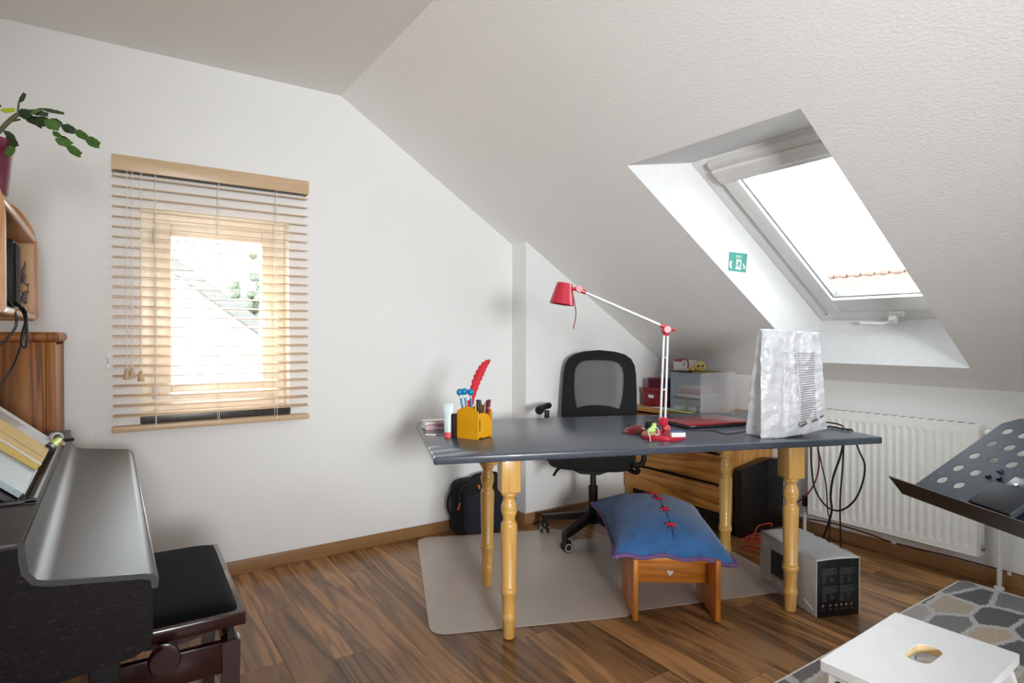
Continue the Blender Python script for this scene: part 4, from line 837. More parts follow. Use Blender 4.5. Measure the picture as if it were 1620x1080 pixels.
# local x: along the black end (width), local y: along the grey side
t_ = .004
B().box((0, 0, 0), (t_, BLn, BH-.004), .0005).build('side_panel', 'carton_grey', bxm); B().box((BWd-t_, 0, 0), (BWd, BLn, BH), .0005).build('side_panel', 'carton_grey', bxm)
e1_ = B().box((t_, 0, 0), (BWd-t_, t_, BH), .0005).build('end_panel', 'carton_black', bxm); B().box((t_, BLn-t_, 0), (BWd-t_, BLn, BH), .0005).build('end_panel', 'carton_black', bxm); B().box((t_, t_, 0), (BWd-t_, BLn-t_, t_)).build('bottom_panel', 'kraft', bxm)
def flapf(u, v):
    y = v*BLn; g = .018*math.exp(-((v-.33)/.22)**2)
    return Vector((.0+g*(1-u)*.9+u*(BWd+.002), y, BH+.003-g*.8*(1-u)*(1)+.004*sin(pi*u)))
bb = B(); bb.surf(flapf, 8, 30); fl_ = bb.build('top_flap', 'carton_light', bxm); md = fl_.modifiers.new('s', 'SOLIDIFY'); md.thickness = .003; md.offset = -1
B().box((t_, .02, BH-.03), (.05, BLn*.7, BH-.027)).build('inner_flap', 'kraft', bxm)
bb = B()
for k in range(4): bb.box((BWd+.001, .05+k*.085, BH-.002), (BWd+.006, .05+k*.085+.05, BH+.005))
bb.build('flap_tabs', 'carton_light', bxm)
# print on the black end
def strips(name, m_, par, rects, y):
    bb = B()
    for (x0, z0, x1, z1) in rects: bb.box((x0, y-.0004, z0), (x1, y+.0002, z1))
    return bb.build(name, m_, par)
R_ = []; R2 = []
for cx0 in (.030, .115):
    for zt_ in (.205, .128):
        for k in range(7): R_.append((cx0, zt_-k*.0046, cx0+.07-(0.02*(k in (2, 6))), zt_-k*.0046+.0022))
        for k in range(8):
            R_.append((cx0, zt_-.034-k*.0042, cx0+random.uniform(.012, .025), zt_-.034-k*.0042+.0019))
            if k < 6: R_.append((cx0+.036, zt_-.036-k*.0042, cx0+.036+random.uniform(.008, .024), zt_-.036-k*.0042+.0019))
strips('small_print', 'print_mid', e1_, R_, 0)
bb = B()
for k, x in enumerate((.034, .068, .098, .122, .146, .172)):
    bb.prism([(x+p_[0]-.0, .048+p_[1]) for p_ in (circle(0, 0, .0055, 12) if k % 2 == 0 else rrect(-.0045, -.0045, .0045, .0045, .0015, 2))][::1], XZ, -.0006, .0002)
bb.build('icons', 'print_grey', e1_)
strips('small_print', 'print_mid', e1_, [(x-.008, .028+j*.004, x+.008, .0295+j*.004) for x in (.034, .068, .098, .122, .146, .172) for j in range(2)], 0)
# print on the grey side (faces -x)
def strx(name, m_, rects):
    bb = B()
    for (y0, z0, y1, z1) in rects: bb.box((-.0005, y0, z0), (.0002, y1, z1))
    return bb.build(name, m_, bxm)
strx('heading_print', 'print_white', [(BLn-.02-l_, .215-k*.0065, BLn-.02, .2185-k*.0065) for k, l_ in enumerate((.03, .05, .055, .045, .035))] + [(BLn-.09, .034, BLn-.02, .039)])
strx('speaker_picture', 'carton_black', [(.13, .06, BLn-.085, .185)]); strx('speaker_picture_foot', 'envelope', [(.135, .063, BLn-.09, .069)])
B().tube([Vector((-.0006, .078-.0022*k, .045+.0055*sin(k*1.9)+.003*sin(k*.7)-.0006*k)) for k in range(26)], .0011, 5).build('script_print', 'print_white', bxm)
# ================================================================ RADIATOR
RX, RY0, RY1, RZ0, RZ1 = 3.478, 1.128, 1.972, .146, .778
ra = thing('radiator', 'white ribbed panel radiator on the knee wall', 'radiator', (RX, RY0, RZ0)); RL, RH = RY1-RY0, RZ1-RZ0
nch = 21; pit = (RL-.05)/nch
def rfn(u, v):
    y = u*RL; z = v*RH; k = (y-.025)/pit; d = abs((k-math.floor(k)-.5)*pit); r = 0
    if .025 < y < RL-.025 and .028 < z < RH-.045:
        r = max(0, min(1, (.0125-d)/.005)); r *= min(1, (z-.028)/.012)*min(1, (RH-.045-z)/.012)
    return Vector((.0042*r, y, z))
zs_ = [0, .02, .03, .04, .05, .15, .3, .45, RH-.06, RH-.055, RH-.048, RH-.04, RH-.01, RH]
bb = B(); nu = nch*10+1; bb.surf(lambda u, v: rfn(u, zs_[round(v*(len(zs_)-1))]/RH), nu, len(zs_)); bb.build('front_panel', 'radiator_white', ra, ang=30)
bb = B(); bb.box((.009, .012, .01), (.055, RL-.012, RH-.014)); bb.build('core', 'radiator_white', ra)
bb = B(); bb.box((.0, -.005, 0), (.075, .0, RH+.002), .003); bb.build('side_cover', 'radiator_white', ra); bb = B(); bb.box((.0, RL, 0), (.075, RL+.005, RH+.002), .003); bb.build('side_cover', 'radiator_white', ra)
bb = B(); bb.box((-.001, 0, RH-.002), (.075, RL, RH+.003), .001); bb.build('top_rim', 'radiator_white', ra); bb = B(); bb.box((-.001, 0, -.003), (.075, RL, .001), .001); bb.build('bottom_rim', 'radiator_white', ra)
for k in range(18): B().box((.015, .03+k*(RL-.06)/18, RH+.0025), (.06, .03+(k+.55)*(RL-.06)/18, RH+.0045)).build('grille_slot', 'grille_grey', ra)
bb = B(); bb.cyl((.04, -.005, .035), (.04, -.018, .035), .016, seg=16); bb.cyl((.04, -.018, .035), (.04, -.022, .035), .009, seg=6); bb.build('vent_plug', 'steel', ra)
bb = B(); bb.cyl((.04, -.006, RH-.035), (.04, -.02, RH-.035), .012, seg=14); bb.cyl((.04, -.02, RH-.035), (.04, -.085, RH-.035), .02, .017, 18); bb.build('thermostat_valve', 'plastic_white', ra)
bb = B(); bb.box((.075, .05, .1), (XB-RX-.0005, .09, RH-.1)); bb.build('wall_bracket', 'steel', ra); bb = B(); bb.box((.075, RL-.09, .1), (XB-RX-.0005, RL-.05, RH-.1)); bb.build('wall_bracket', 'steel', ra)
pr = pX(1581, 930, 3.535)
hpipe = thing('heating_pipe', 'white vertical heating pipe right of the radiator', 'pipe', (3.535, pr.y, 0)); B().cyl((0, 0, .012), (0, 0, .62), .0105, seg=14).build('tube', 'pipe_white', hpipe); B().tube([(0, 0, .615), (0, .01, .645), (-.005, RY0-pr.y-.09, .65)], .0105, 12).build('elbow', 'pipe_white', hpipe); B().lathe([(0, .022), (.01, .02), (.012, .012)], (0, 0, .0), 18).build('collar', 'pipe_white', hpipe)
pl2 = pX(1273, 830, 3.52); hp2 = thing('heating_pipe', 'white heating pipe with a black valve left of the radiator', 'pipe', (3.52, max(pl2.y, RY1+.03), 0)); B().cyl((0, 0, .012), (0, 0, .2), .0105, seg=14).build('tube', 'pipe_white', hp2); bb = B(); bb.cyl((0, 0, .175), (0, 0, .235), .0155, seg=14); bb.cyl((0, 0, .215), (0, -.022, .215), .009, seg=10); bb.build('valve', 'black_plastic', hp2); B().lathe([(0, .022), (.01, .02), (.012, .012)], (0, 0, 0), 18).build('collar', 'pipe_white', hp2)
# ================================================================ CABLES
CXp = 3.13
def cab(name, label, pts, r, m_, X=CXp, cat='cable'):
    o = B().tube([pX(x, y, X) for x, y in pts], r, 8).build(name, m_); return tag(o, label, cat)
cab('cable', 'black cable hanging in one big loop below the right desk end', [(1281, 690), (1283, 707), (1284, 740), (1290, 775), (1308, 801), (1330, 807), (1352, 791), (1365, 762), (1368, 735), (1360, 715), (1352, 695)], .0048, 'cable_black')
cab('cable', 'thick wavy black cable hanging down to the floor by the radiator', [(1334, 690), (1333, 706), (1328, 726), (1318, 755), (1314, 785), (1316, 806), (1310, 830), (1303, 850), (1299, 880), (1302, 912)], .0058, 'cable_black', 3.16)
cab('cable', 'straight black cable hanging beside the wavy one below the desk', [(1335, 690), (1334.5, 706), (1333, 740), (1330, 775), (1329, 810), (1330, 850), (1332, 880), (1336, 905)], .0045, 'cable_black', 3.19)
cab('cable', 'thin dark cable hanging between red and black ones below the desk', [(1292, 690), (1294, 707), (1300, 735), (1307, 768), (1309, 805), (1313, 825), (1312, 850), (1314, 885)], .0035, 'cable_black', 3.22)
cab('red_cable', 'dark red cable curving from the desk end toward the floor coil', [(1294, 690), (1294, 707), (1296, 730), (1292, 755), (1281, 777), (1266, 791), (1254, 800), (1243, 812)], .0042, 'cable_red', 3.25)
cab('red_cable', 'dark red cable running along the top of the right baseboard', [(1252, 816), (1275, 820), (1310, 826), (1345, 835), (1380, 846), (1414, 858.5), (1500, 879), (1560, 895), (1640, 917)], .004, 'cable_red', XB-.02)
p = pX(1414, 858, XB-.022); o = B().box((-.006, -.012, -.006), (.004, .012, .006), .002).build('cable_clip', 'plastic_white'); o.location = p; tag(o, 'small white clip holding the red cable on the baseboard', 'clip')
p = pX(1597, 907, XB-.02); o = B().box((-.005, -.008, -.008), (.004, .008, .008), .002).build('cable_clip', 'plastic_white'); o.location = p; tag(o, 'small white clip on the baseboard right of the heating pipe', 'clip')
cpt = pz(1203, 868, 0); pts = []
for k in range(46):
    a = k*.62; r_ = .10+.018*sin(k*1.7); pts.append(Vector((cpt.x+r_*cos(a)+.012*sin(k*.9), cpt.y+r_*.62*sin(a)+.01*cos(k*1.3), .012+.0012*k)))
pts += [pz(1190, 850, .08), pz(1200, 832, .07), pz(1225, 815, .05), pz(1245, 808, .03)]
pts = [Vector((min(q.x, 3.40), min(q.y, 2.165), q.z)) for q in pts]
tag(B().tube(pts, .0036, 6).build('network_cable', 'cable_orange'), 'coil of orange red network cable on the floor behind the carton', 'cable')
for k, dy_ in enumerate((0, 6)):
    P_ = [pz(1288, 671+dy_*.5, ZD+.012), pz(1302, 668+dy_, ZD+.01), pz(1318, 669+dy_, ZD+.0065), pz(1332, 673+dy_*.8, ZD+.0065)]; v_ = toD(pz(1342, 680+dy_*.2, ZD))[1]
    P_ += [D(DL-.02, v_, ZD+.006), D(DL+.008, v_, ZD+.0), D(DL+.014, v_, ZD-.06)]
    tag(B().tube(P_, .0042, 8).build('cable', 'cable_black'), ('upper', 'lower')[k]+' of two black cables running over the right end of the desktop', 'cable')
# ================================================================ RUG
rg = thing('rug', 'grey beige rug with a cobblestone pattern beside the radiator', 'rug', (1.15, -.35, .0005))
RGX, RGY = 3.478-1.15, 1.196+.35
B().prism([(.006, .006), (RGX-.006, .006), (RGX-.006, RGY-.03), (RGX-.03, RGY-.006), (.006, RGY-.006)], XY, 0, .0115).build('pile', 'rug', rg)
B().plate([(0, 0), (RGX, 0), (RGX, RGY-.03), (RGX-.03, RGY), (0, RGY)], [[(.007, .007), (RGX-.007, .007), (RGX-.007, RGY-.03), (RGX-.03, RGY-.007), (.007, RGY-.007)]], XY, 0, .012).build('binding', 'rug_edge', rg)
# ================================================================ WHITE STEP STOOL
ZS = .5; P1, P2, P3 = pz(1296, 1044, ZS), pz(1417, 968, ZS), pz(1614, 1035, ZS)
sx1 = (P2-P1); SLn = sx1.length; sx1.normalize(); sy1 = Vector((sx1.y, -sx1.x, 0)); SWd = abs((P3-P2).dot(sy1))
ws = thing('step_stool', 'white wooden step stool with a hand hole in its top', 'step stool', (P1.x, P1.y, .0125), math.atan2(sx1.y, sx1.x))
def tw_(P): q = P-P1; return q.dot(sx1), -q.dot(sy1)
hc = tw_(pz(1462, 1042, ZS)); ZS -= .0125
hs_ = [tw_(pz(x, y, ZS)) for x, y in ((1435, 1050), (1488, 1035), (1462, 1028), (1456, 1056))]
hx0, hx1 = min(h[0] for h in hs_), max(h[0] for h in hs_); hy0, hy1 = min(h[1] for h in hs_), max(h[1] for h in hs_)
hcx, hcy = (hx0+hx1)/2, (hy0+hy1)/2
hole = rrect(hcx-.05, hcy-.026, hcx+.05, hcy+.026, .0235, 6)
bb = B(); bb.plate(rrect(0, -SWd, SLn, 0, .006, 3), [hole], XY, ZS-.02, ZS); bb.build('top_board', 'stool_white', ws, ang=30)
hol2 = [(hcx+(x-hcx)*.985, hcy+(y-hcy)*.985) for x, y in hole]
bb = B()
for k in range(len(hole)):
    a, c = hole[k], hole[(k+1) % len(hole)]; a2, c2 = hol2[k], hol2[(k+1) % len(hole)]
    bb.quad(Vector((a2[0], a2[1], ZS-.019)), Vector((c2[0], c2[1], ZS-.019)), Vector((c2[0], c2[1], ZS-.002)), Vector((a2[0], a2[1], ZS-.002)))
bb.build('hole_edge', 'birch', ws)
for x0 in (.018, SLn-.038):
    for y0, dyb in ((-.05, .0), (-SWd+.012, -.15)):
        bb = B(); bb.prism([(y0, ZS-.02), (y0+.038, ZS-.02), (y0+.038+dyb, 0), (y0+dyb, 0)], YZ, x0, x0+.02); bb.build('leg', 'stool_white', ws)
    B().box((x0+.0, -SWd+.02, ZS-.075), (x0+.02, -.02, ZS-.02), .002).build('side_rail', 'stool_white', ws)
    B().box((x0, -SWd-.17, .20), (x0+.02, -.03, .24), .002).build('step_rail', 'stool_white', ws)
B().box((.0, -SWd-.19, .24), (SLn, -SWd-.02, .26), .004).build('step_board', 'stool_white', ws)
B().box((.04, -.03, ZS-.07), (SLn-.04, -.012, ZS-.02), .002).build('front_rail', 'stool_white', ws)
for x in (.028, .075): B().cyl((.0165, -.035-x*.0, ZS-.045), (.0185, -.035, ZS-.045), .008, seg=12).build('screw', 'steel', ws)
# ================================================================ MUSIC STAND
z0 = .80; A = pz(1428, 780, z0); Bq = pz(1620, 851, z0); mw = (Bq-A).normalized()
best = min(((abs((pz(1598, 659, zt_)-A).dot(mw)), zt_) for zt_ in [z0+.002*k for k in range(5, 180)]), key=lambda t: t[0])
Tq = pz(1598, 659, best[1]); me_ = (Tq-A); MHt = me_.length; me_ = (me_-mw*me_.dot(mw)).normalized(); mn = mw.cross(me_).normalized()
if mn.z < 0: mn = -mn
MW = .50
sc_ = A + mw*MW*.5 + me_*.15
msd = thing('music_stand', 'dark blue perforated music stand at the right edge', 'music stand', (sc_.x, sc_.y, .0125)); MT = msd.location.copy()
def mp_(p, q, a): return A + mw*p + me_*q + mn*a - MT
def inpl(px, py): q = ppl(px, py, A, mn)-A; return q.dot(mw), q.dot(me_)
hpx = [(424, 604), (549, 643), (544, 515), (672, 550), (664, 425), (797, 458), (787, 335), (939, 491), (907, 245), (923, 365), (1020, 155), (1030, 275), (1025, 405)]
H_ = [inpl(1400+x/4.695, 630+y/4.695) for x, y in hpx]
H_ = [h for h in H_ if .01 < h[0] < MW/2-.01 and h[1] < MHt-.02]
rad = .0125
hh_ = [circle(h[0], h[1], rad, 18) for h in H_] + [circle(MW-h[0], h[1], rad, 18) for h in H_ if h[0] < MW/2-.03]
sm = [inpl(1400+x/4.695, 630+y/4.695) for x, y in ((350, 592), (407, 549))]
hh_ += [circle(h[0], h[1], .0032, 10) for h in sm]
bb = B(); bb.plate([(0, 0), (MW, 0), (MW, MHt-.03), (MW-.03, MHt), (.03, MHt), (0, MHt-.03)], hh_, mp_, -.0015, .0); bb.build('desk_plate', 'stand_blue', msd, ang=25)
q = A + mn*.055; tipx = (0, 0)
bb = B(); bb.prism([(-.012, .052), (0, 0), (MW, 0), (MW+.012, .052)], lambda p, q, a: A+mw*p+mn*q+me_*a-MT, -.002, .0); bb.build('ledge', 'stand_dark', msd)
for x, y in ((1563, 753), (1582, 745), (1580.5, 757)):
    u_, v_ = inpl(x, y); B().cyl(mp_(u_, v_, 0), mp_(u_, v_, .005), .0065, .0055, 12).build('bolt', 'stand_blue', msd)
u_, v_ = inpl(1585, 800)
bb = B(); bb.box((u_-.055, max(.012, v_-.03), .0005), (u_+.055, v_+.05, .018), .004); 
for v in bb.bm.verts: v.co = mp_(v.co.x, v.co.y, v.co.z)
tc_ = bb.build('page_clip', 'tray_clear', msd)
bb = B(); bb.box((u_-.035, v_+.05, .004), (u_+.04, v_+.085, .012), .003)
for v in bb.bm.verts: v.co = mp_(v.co.x, v.co.y, v.co.z)
bb.build('clip_jaw', 'carton_black', msd)
u2, v2 = inpl(1610.5, 774); bb = B(); bb.box((u2-.005, v2-.004, .0125), (u2+.005, v2+.004, .016), .001)
for v in bb.bm.verts: v.co = mp_(v.co.x, v.co.y, v.co.z)
bb.build('clip_spring', 'paper', msd)
cm_ = A+mw*MW*.5+me_*.15-mn*.002-MT
bb = B(); bb.cyl((0, 0, .18), cm_-Vector((0, 0, .02)), .011, seg=14); bb.cyl(cm_-Vector((0, 0, .05)), cm_, .014, .02, 14); bb.build('pole', 'black_plastic', msd); B().cyl((0, 0, .16), (0, 0, .45), .015, seg=14).build('lower_pole', 'black_plastic', msd)
for k in range(3):
    a = math.radians(80+120*k); B().tube([(0, 0, .30), (cos(a)*.10, sin(a)*.10, .17), (cos(a)*.21, sin(a)*.21, .009)], .008, 8).build('tripod_leg', 'black_plastic', msd)
# ================================================================ DIGITAL PIANO
PY0, PY1 = 1.305, 2.765
pi_ = thing('digital_piano', 'dark rosewood digital piano with a closed key cover', 'piano', (XL+.02, PY0, 0)); PT = pi_.location.copy()
def PZ(p, q, a): return Vector((p, a, q))-PT
sidep = [(-.425, 0), (-.24, 0), (-.24, .50), (-.2, .585), (.035, .61), (.060, .622), (.066, .64), (.066, .742), (.05, .757), (-.095, .775), (-.116, .788), (-.123, .81), (-.123, .846), (-.425, .846)]
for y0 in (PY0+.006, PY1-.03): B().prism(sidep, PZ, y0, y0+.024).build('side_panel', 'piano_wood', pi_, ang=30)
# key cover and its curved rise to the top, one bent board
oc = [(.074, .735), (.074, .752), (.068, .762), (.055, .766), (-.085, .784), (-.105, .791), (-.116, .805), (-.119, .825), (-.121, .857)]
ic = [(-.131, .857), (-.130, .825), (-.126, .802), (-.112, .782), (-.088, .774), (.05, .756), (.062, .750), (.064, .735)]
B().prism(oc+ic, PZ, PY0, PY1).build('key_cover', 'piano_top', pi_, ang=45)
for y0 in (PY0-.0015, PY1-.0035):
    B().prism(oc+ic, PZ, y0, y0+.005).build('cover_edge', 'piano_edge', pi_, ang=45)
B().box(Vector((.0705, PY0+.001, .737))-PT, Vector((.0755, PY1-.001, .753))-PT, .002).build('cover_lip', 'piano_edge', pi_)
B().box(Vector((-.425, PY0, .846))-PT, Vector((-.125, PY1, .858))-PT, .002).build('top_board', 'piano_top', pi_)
B().box(Vector((-.30, PY0+.03, .625))-PT, Vector((.058, PY1-.03, .73))-PT, .003).build('key_bed', 'piano_wood', pi_)
B().box(Vector((-.425, PY0+.03, .1))-PT, Vector((-.405, PY1-.03, .846))-PT).build('back_panel', 'piano_wood', pi_)
B().box(Vector((-.33, PY0+.03, .06))-PT, Vector((-.25, PY1-.03, .16))-PT, .004).build('pedal_rail', 'piano_wood', pi_)
for k in range(3): B().box(Vector((-.25, (PY0+PY1)/2-.08+k*.065, .05))-PT, Vector((-.13, (PY0+PY1)/2-.055+k*.065, .062))-PT, .004).build('pedal', 'steel', pi_)
for y0 in (PY0+.006, PY1-.03):
    B().box(Vector((-.24, y0, 0))-PT, Vector((.02, y0+.024, .06))-PT, .006).build('foot', 'piano_wood', pi_)
    B().box(Vector((-.035, y0+.03 if y0 < 2 else y0-.03, .06))-PT, Vector((.015, y0+.06 if y0 < 2 else y0, .625))-PT, .004).build('front_leg', 'piano_wood', pi_)
# raised rail on the top front edge, music rest
ra0, ra1 = pz(68, 788, .866).y, pz(108, 690, .866).y
B().prism([(-.150, .858), (-.128, .858), (-.128, .868), (-.133, .871), (-.150, .862)], PZ, ra0, ra1).build('score_ledge', 'piano_top', pi_)
B().box(Vector((-.225, ra0, .858))-PT, Vector((-.128, ra0+.012, .866))-PT, .002).build('ledge_end', 'black_plastic', pi_)
rdir = Vector((-.74, 0, .67))
def rest(y, s, h=0): return Vector((-.160, y, .861)) + rdir*s + Vector((.67, 0, .74))*h
bb = B(); bb.prism([(0, -.014), (.20, -.014), (.20, -.004), (0, -.004)], lambda p, q, a: rest(a, p, q)-PT, 1.62, 2.5); bb.build('music_rest', 'piano_top', pi_)
# folders and paper leaning on the rest
def sheet(name, label, cat, y0, y1, L0, h0, h1, m_, s0=.004, sk=0., extra=None):
    y_, t_0 = (y0+y1)/2, rest((y0+y1)/2, s0, (h0+h1)/2); t = thing(name, label, cat, t_0)
    bb = B(); bb.prism([(y0, s0), (y1, s0), (y1+sk, s0+L0), (y0+sk, s0+L0)], lambda p, q, a: rest(p, q, a)-t_0, h0, h1); bb.build('cover', m_, t)
    if extra:
        for pn, mm_, a0, a1, s_0, s_1, hh0, hh1 in extra:
            bb = B(); bb.prism([(a0, s_0), (a1, s_0), (a1, s_1), (a0, s_1)], lambda p, q, a: rest(p, q, a)-t_0, hh0, hh1); bb.build(pn, mm_, t)
    return t
sheet('ring_binder', 'light grey ring binder at the near end of the piano music rest', 'binder', 1.64, 1.92, .31, .0, .012, 'folder_grey', extra=[('spine', 'carton_black', 1.637, 1.923, .0, .004, -.001, .0125)])
sheet('envelope_stack', 'thick stack of yellow paper envelopes leaning on the piano rest', 'envelopes', 1.90, 2.165, .28, .013, .028, 'envelope', sk=-.05, extra=[('flap', 'paper', 1.895, 1.915, .004, .2, .0285, .0292), ('crease', 'kraft', 2.0, 2.004, .01, .25, .0282, .0288)])
sheet('clear_folder', 'clear plastic folder with white papers on the piano rest', 'folder', 2.175, 2.36, .30, .001, .014, 'paper', sk=-.03, extra=[('sleeve', 'acrylic', 2.19, 2.35, .003, .29, .0145, .0155), ('clip', 'kraft', 2.168, 2.174, .0, .28, .001, .014)])
sheet('sheet_music', 'grey booklet at the far end of the piano music rest', 'booklet', 2.375, 2.46, .30, .001, .008, 'carton_light')
# highlighter, sharpener, rubber on the piano top
p = pz(74, 712, .88); hg = thing('highlighter', 'yellow highlighter pen with a black cap end on the piano', 'marker', (p.x+.004, p.y, .8845), math.radians(8))
d_ = Vector((.03, .11, .004)); B().cyl(-d_*.1, d_*.25, .0125, seg=16).build('cap', 'black_plastic', hg); B().cyl(d_*.25, d_, .0125, .011, 16).build('barrel', 'highlighter', hg)
p = pz(86, 700, .862); o = thing('tape_dispenser', 'small clear tape dispenser with a black cutter on the piano top', 'tape dispenser', (p.x, p.y+.02, .8585), math.radians(25)); B().lathe([(0, .012), (.0, .018), (.018, .018), (.018, .012)], (0, 0, .018), 20, Matrix.Rotation(math.pi/2, 3, 'X'), closed=True).build('roll', 'acrylic', o); B().box((.01, -.016, 0), (.05, -.002, .012), .003).build('cutter', 'black_plastic', o)
p = pz(97, 702, .862); o = B().box((-.008, -.022, 0), (.008, .022, .012), .003).build('eraser', 'eraser'); o.location = (p.x, p.y, .8585); o.rotation_euler = (0, 0, .2); tag(o, 'small pink eraser on the piano top near the wall end', 'eraser')
# ================================================================ PIANO BENCH
bn = thing('piano_bench', 'dark mahogany piano bench with a black velvet seat', 'bench', (-.05, 1.665, 0), math.radians(-1.5))
BW, BLg = .34, .60
B().box((0, 0, .465), (BW, BLg, .499), .005).build('seat_frame', 'mahogany', bn)
def seatf(u, v):
    x = .012+u*(BW-.024); y = .012+v*(BLg-.024); e = (1-(2*u-1)**6)*(1-(2*v-1)**6)
    return Vector((x, y, .496+.026*max(0, e)**.5))
bb = B(); bb.surf(seatf, 24, 30); bb.build('cushion', 'velvet', bn, ang=60)
for x, y in ((.012, .012), (BW-.055, .012), (.012, BLg-.055), (BW-.055, BLg-.055)):
    bb = B(); bb.prism([(x, 0), (x+.036, 0), (x+.043, .425), (x, .425)], XZ, y, y+.043); bb.build('leg', 'mahogany', bn)
for y0 in (.016, BLg-.038): B().box((.05, y0, .345), (BW-.05, y0+.022, .425), .003).build('side_rail', 'mahogany', bn)
for x0 in (.016, BW-.038): B().box((x0, .05, .345), (x0+.022, BLg-.05, .425), .003).build('long_rail', 'mahogany', bn)
for y0 in (.04, BLg-.06):
    bb = B(); pts_ = [(.05, .465), (.10, .443), (.17, .430), (.24, .443), (BW-.05, .465)]; bb.prism(pts_, XZ, y0, y0+.02); bb.build('lift_bracket', 'mahogany', bn)
for x in (.03, BW-.04): B().box((x, .03, .42), (x+.014, BLg-.03, .466)).build('lift_bar', 'black_plastic', bn)
for y0, y1 in ((-.028, .02), (BLg-.02, BLg+.028)):
    bb = B(); bb.cyl((.155, y0, .452), (.155, y1, .452), .012, seg=14); yy = y0 if y0 < 0 else y1; bb.lathe([(0, .031), (.006, .034), (.022, .034), (.028, .030)], (.155, yy-(.014 if y0 < 0 else -.014), .452), 26, Matrix.Rotation(math.pi/2, 3, 'X')); bb.build('height_knob', 'mahogany', bn)
# ================================================================ CABINET AND WALL SHELF
kb = thing('cabinet', 'brown wooden cabinet in the corner beyond the piano', 'cabinet', (XL+.004, 2.80, 0)); KX = -.166-XL-.004; KY = 3.262-2.80
for k, (a, c) in enumerate(((0, .10), (.10, .25))): B().box((a+.0008, 0, .0), (c-.0008, .02, 1.185), .0015).build('side_plank', 'cab_wood', kb)
B().box((.25, -.002, .0), (KX, .024, 1.185), .003).build('corner_post', 'cab_wood', kb)
B().box((0, KY-.02, 0), (KX, KY, 1.185), .002).build('side_panel', 'cab_wood', kb); B().box((0, .02, 0), (.012, KY-.02, 1.185)).build('back_panel', 'cab_wood', kb)
for y0 in (.026, KY/2+.002): d__ = B().box((KX-.02, y0, .06), (KX, y0+KY/2-.026, 1.175), .003).build('door', 'cab_wood', kb); B().sph((KX+.012, y0+(.18 if y0 < .1 else .03), .75), .013).build('knob', 'shelf_wood', d__)
B().box((.012, .02, .02), (KX-.02, KY-.02, .04)).build('bottom_board', 'cab_wood', kb)
B().box((0, -.012, 1.185), (KX+.012, KY, 1.222), .016, 4).build('top_board', 'cab_wood', kb)
# wall shelf over the piano
SY0, SY1, SZ0, SZ1, SX1 = 1.93, 2.80, 1.262, 1.70, -.214
wsf = thing('wall_shelf', 'rounded wooden wall shelf above the piano', 'shelf', (XL, SY0, SZ0))
def SXZ(p, q, a): return Vector((p-XL, a-SY0, q-SZ0))
def shp(): 
    pts = [(XL+.003, SZ0), (SX1-.02, SZ0), (SX1-.006, SZ0+.006), (SX1, SZ0+.02), (SX1, 1.50)]
    for k in range(1, 13): t = k/12; pts.append((SX1-.12*t**1.9*1.0, 1.50+.20*(1-(1-t)**1.5)*1.0))
    pts.append((XL+.003, SZ1)); return pts
for y0 in (SY0, SY1-.026): B().prism(shp(), SXZ, y0, y0+.026).build('side_panel', 'shelf_wood', wsf, ang=30)
bb = B(); bb.box(SXZ(XL+.003, SZ0+.002, SY0+.026), SXZ(SX1-.008, SZ0+.026, SY1-.026), .008, 3); bb.build('bottom_board', 'shelf_wood_y', wsf)
bb = B(); bb.box(SXZ(XL+.003, 1.545, SY0+.026), SXZ(SX1-.006, 1.57, SY1-.026), .008, 3); bb.build('top_board', 'shelf_wood_y', wsf)
bb = B(); bb.box(SXZ(XL+.003, SZ0+.026, SY0+.026), SXZ(XL+.012, 1.545, SY1-.026)); bb.build('back_panel', 'shelf_light', wsf)
bb = B(); bb.box(SXZ(XL+.012, SZ0+.03, SY1-.029), SXZ(SX1-.012, 1.54, SY1-.0262)); bb.build('inner_cheek', 'shelf_light', wsf)
# loudspeaker on the shelf
spz = SZ0+.0265
sk_ = thing('shelf_speaker', 'black upright loudspeaker standing in the wall shelf', 'speaker', (-.40, 2.36, spz))
sxx = pY(22, 420, 2.36).x+.40
B().box((0, 0, 0), (sxx, .13, .215), .008).build('cabinet_shell', 'black_plastic', sk_); B().box((sxx-.002, .008, .01), (sxx+.004, .122, .205), .003).build('grille', 'black_fabric', sk_)
# small router and cables
rt = thing('adapter', 'small black power adapter lying on the wall shelf', 'adapter', (-.30, 2.55, spz)); B().box((0, 0, 0), (.06, .09, .022), .006).build('shell', 'black_plastic', rt); B().box((.055, .03, .004), (.066, .06, .016), .002).build('plug', 'grille_grey', rt)
YS = 2.5
def shc(pts, lab, r=.0035):
    tag(B().tube([pY(x, y, 2.3+.0 if False else yv) for x, y, yv in pts], r, 8).build('shelf_cable', 'cable_black'), lab, 'cable')
shc([(8, 470, 2.35), (16, 480, 2.25), (24, 495, 2.2), (26, 510, 2.2), (22, 522, 2.2), (8, 538, 2.2), (-6, 552, 2.2), (-20, 580, 2.2)], 'black cable sweeping left from the wall shelf')
shc([(22, 476, 2.4), (32, 484, 2.3), (40, 492, 2.24), (42, 505, 2.22), (43, 525, 2.22), (43, 540, 2.22), (39, 550, 2.22), (34, 543, 2.22), (36, 525, 2.22), (40, 510, 2.22), (39, 500, 2.23), (33, 488, 2.27), (26, 480, 2.36)], 'black cable hanging from the wall shelf in a narrow loop')
shc([(30, 482, 2.42), (38, 495, 2.3), (41, 512, 2.28), (38, 530, 2.28), (31, 552, 2.28), (20, 580, 2.3), (3, 606, 2.3), (-10, 625, 2.3)], 'thin black cable running down in front of the cabinet side', .0028)
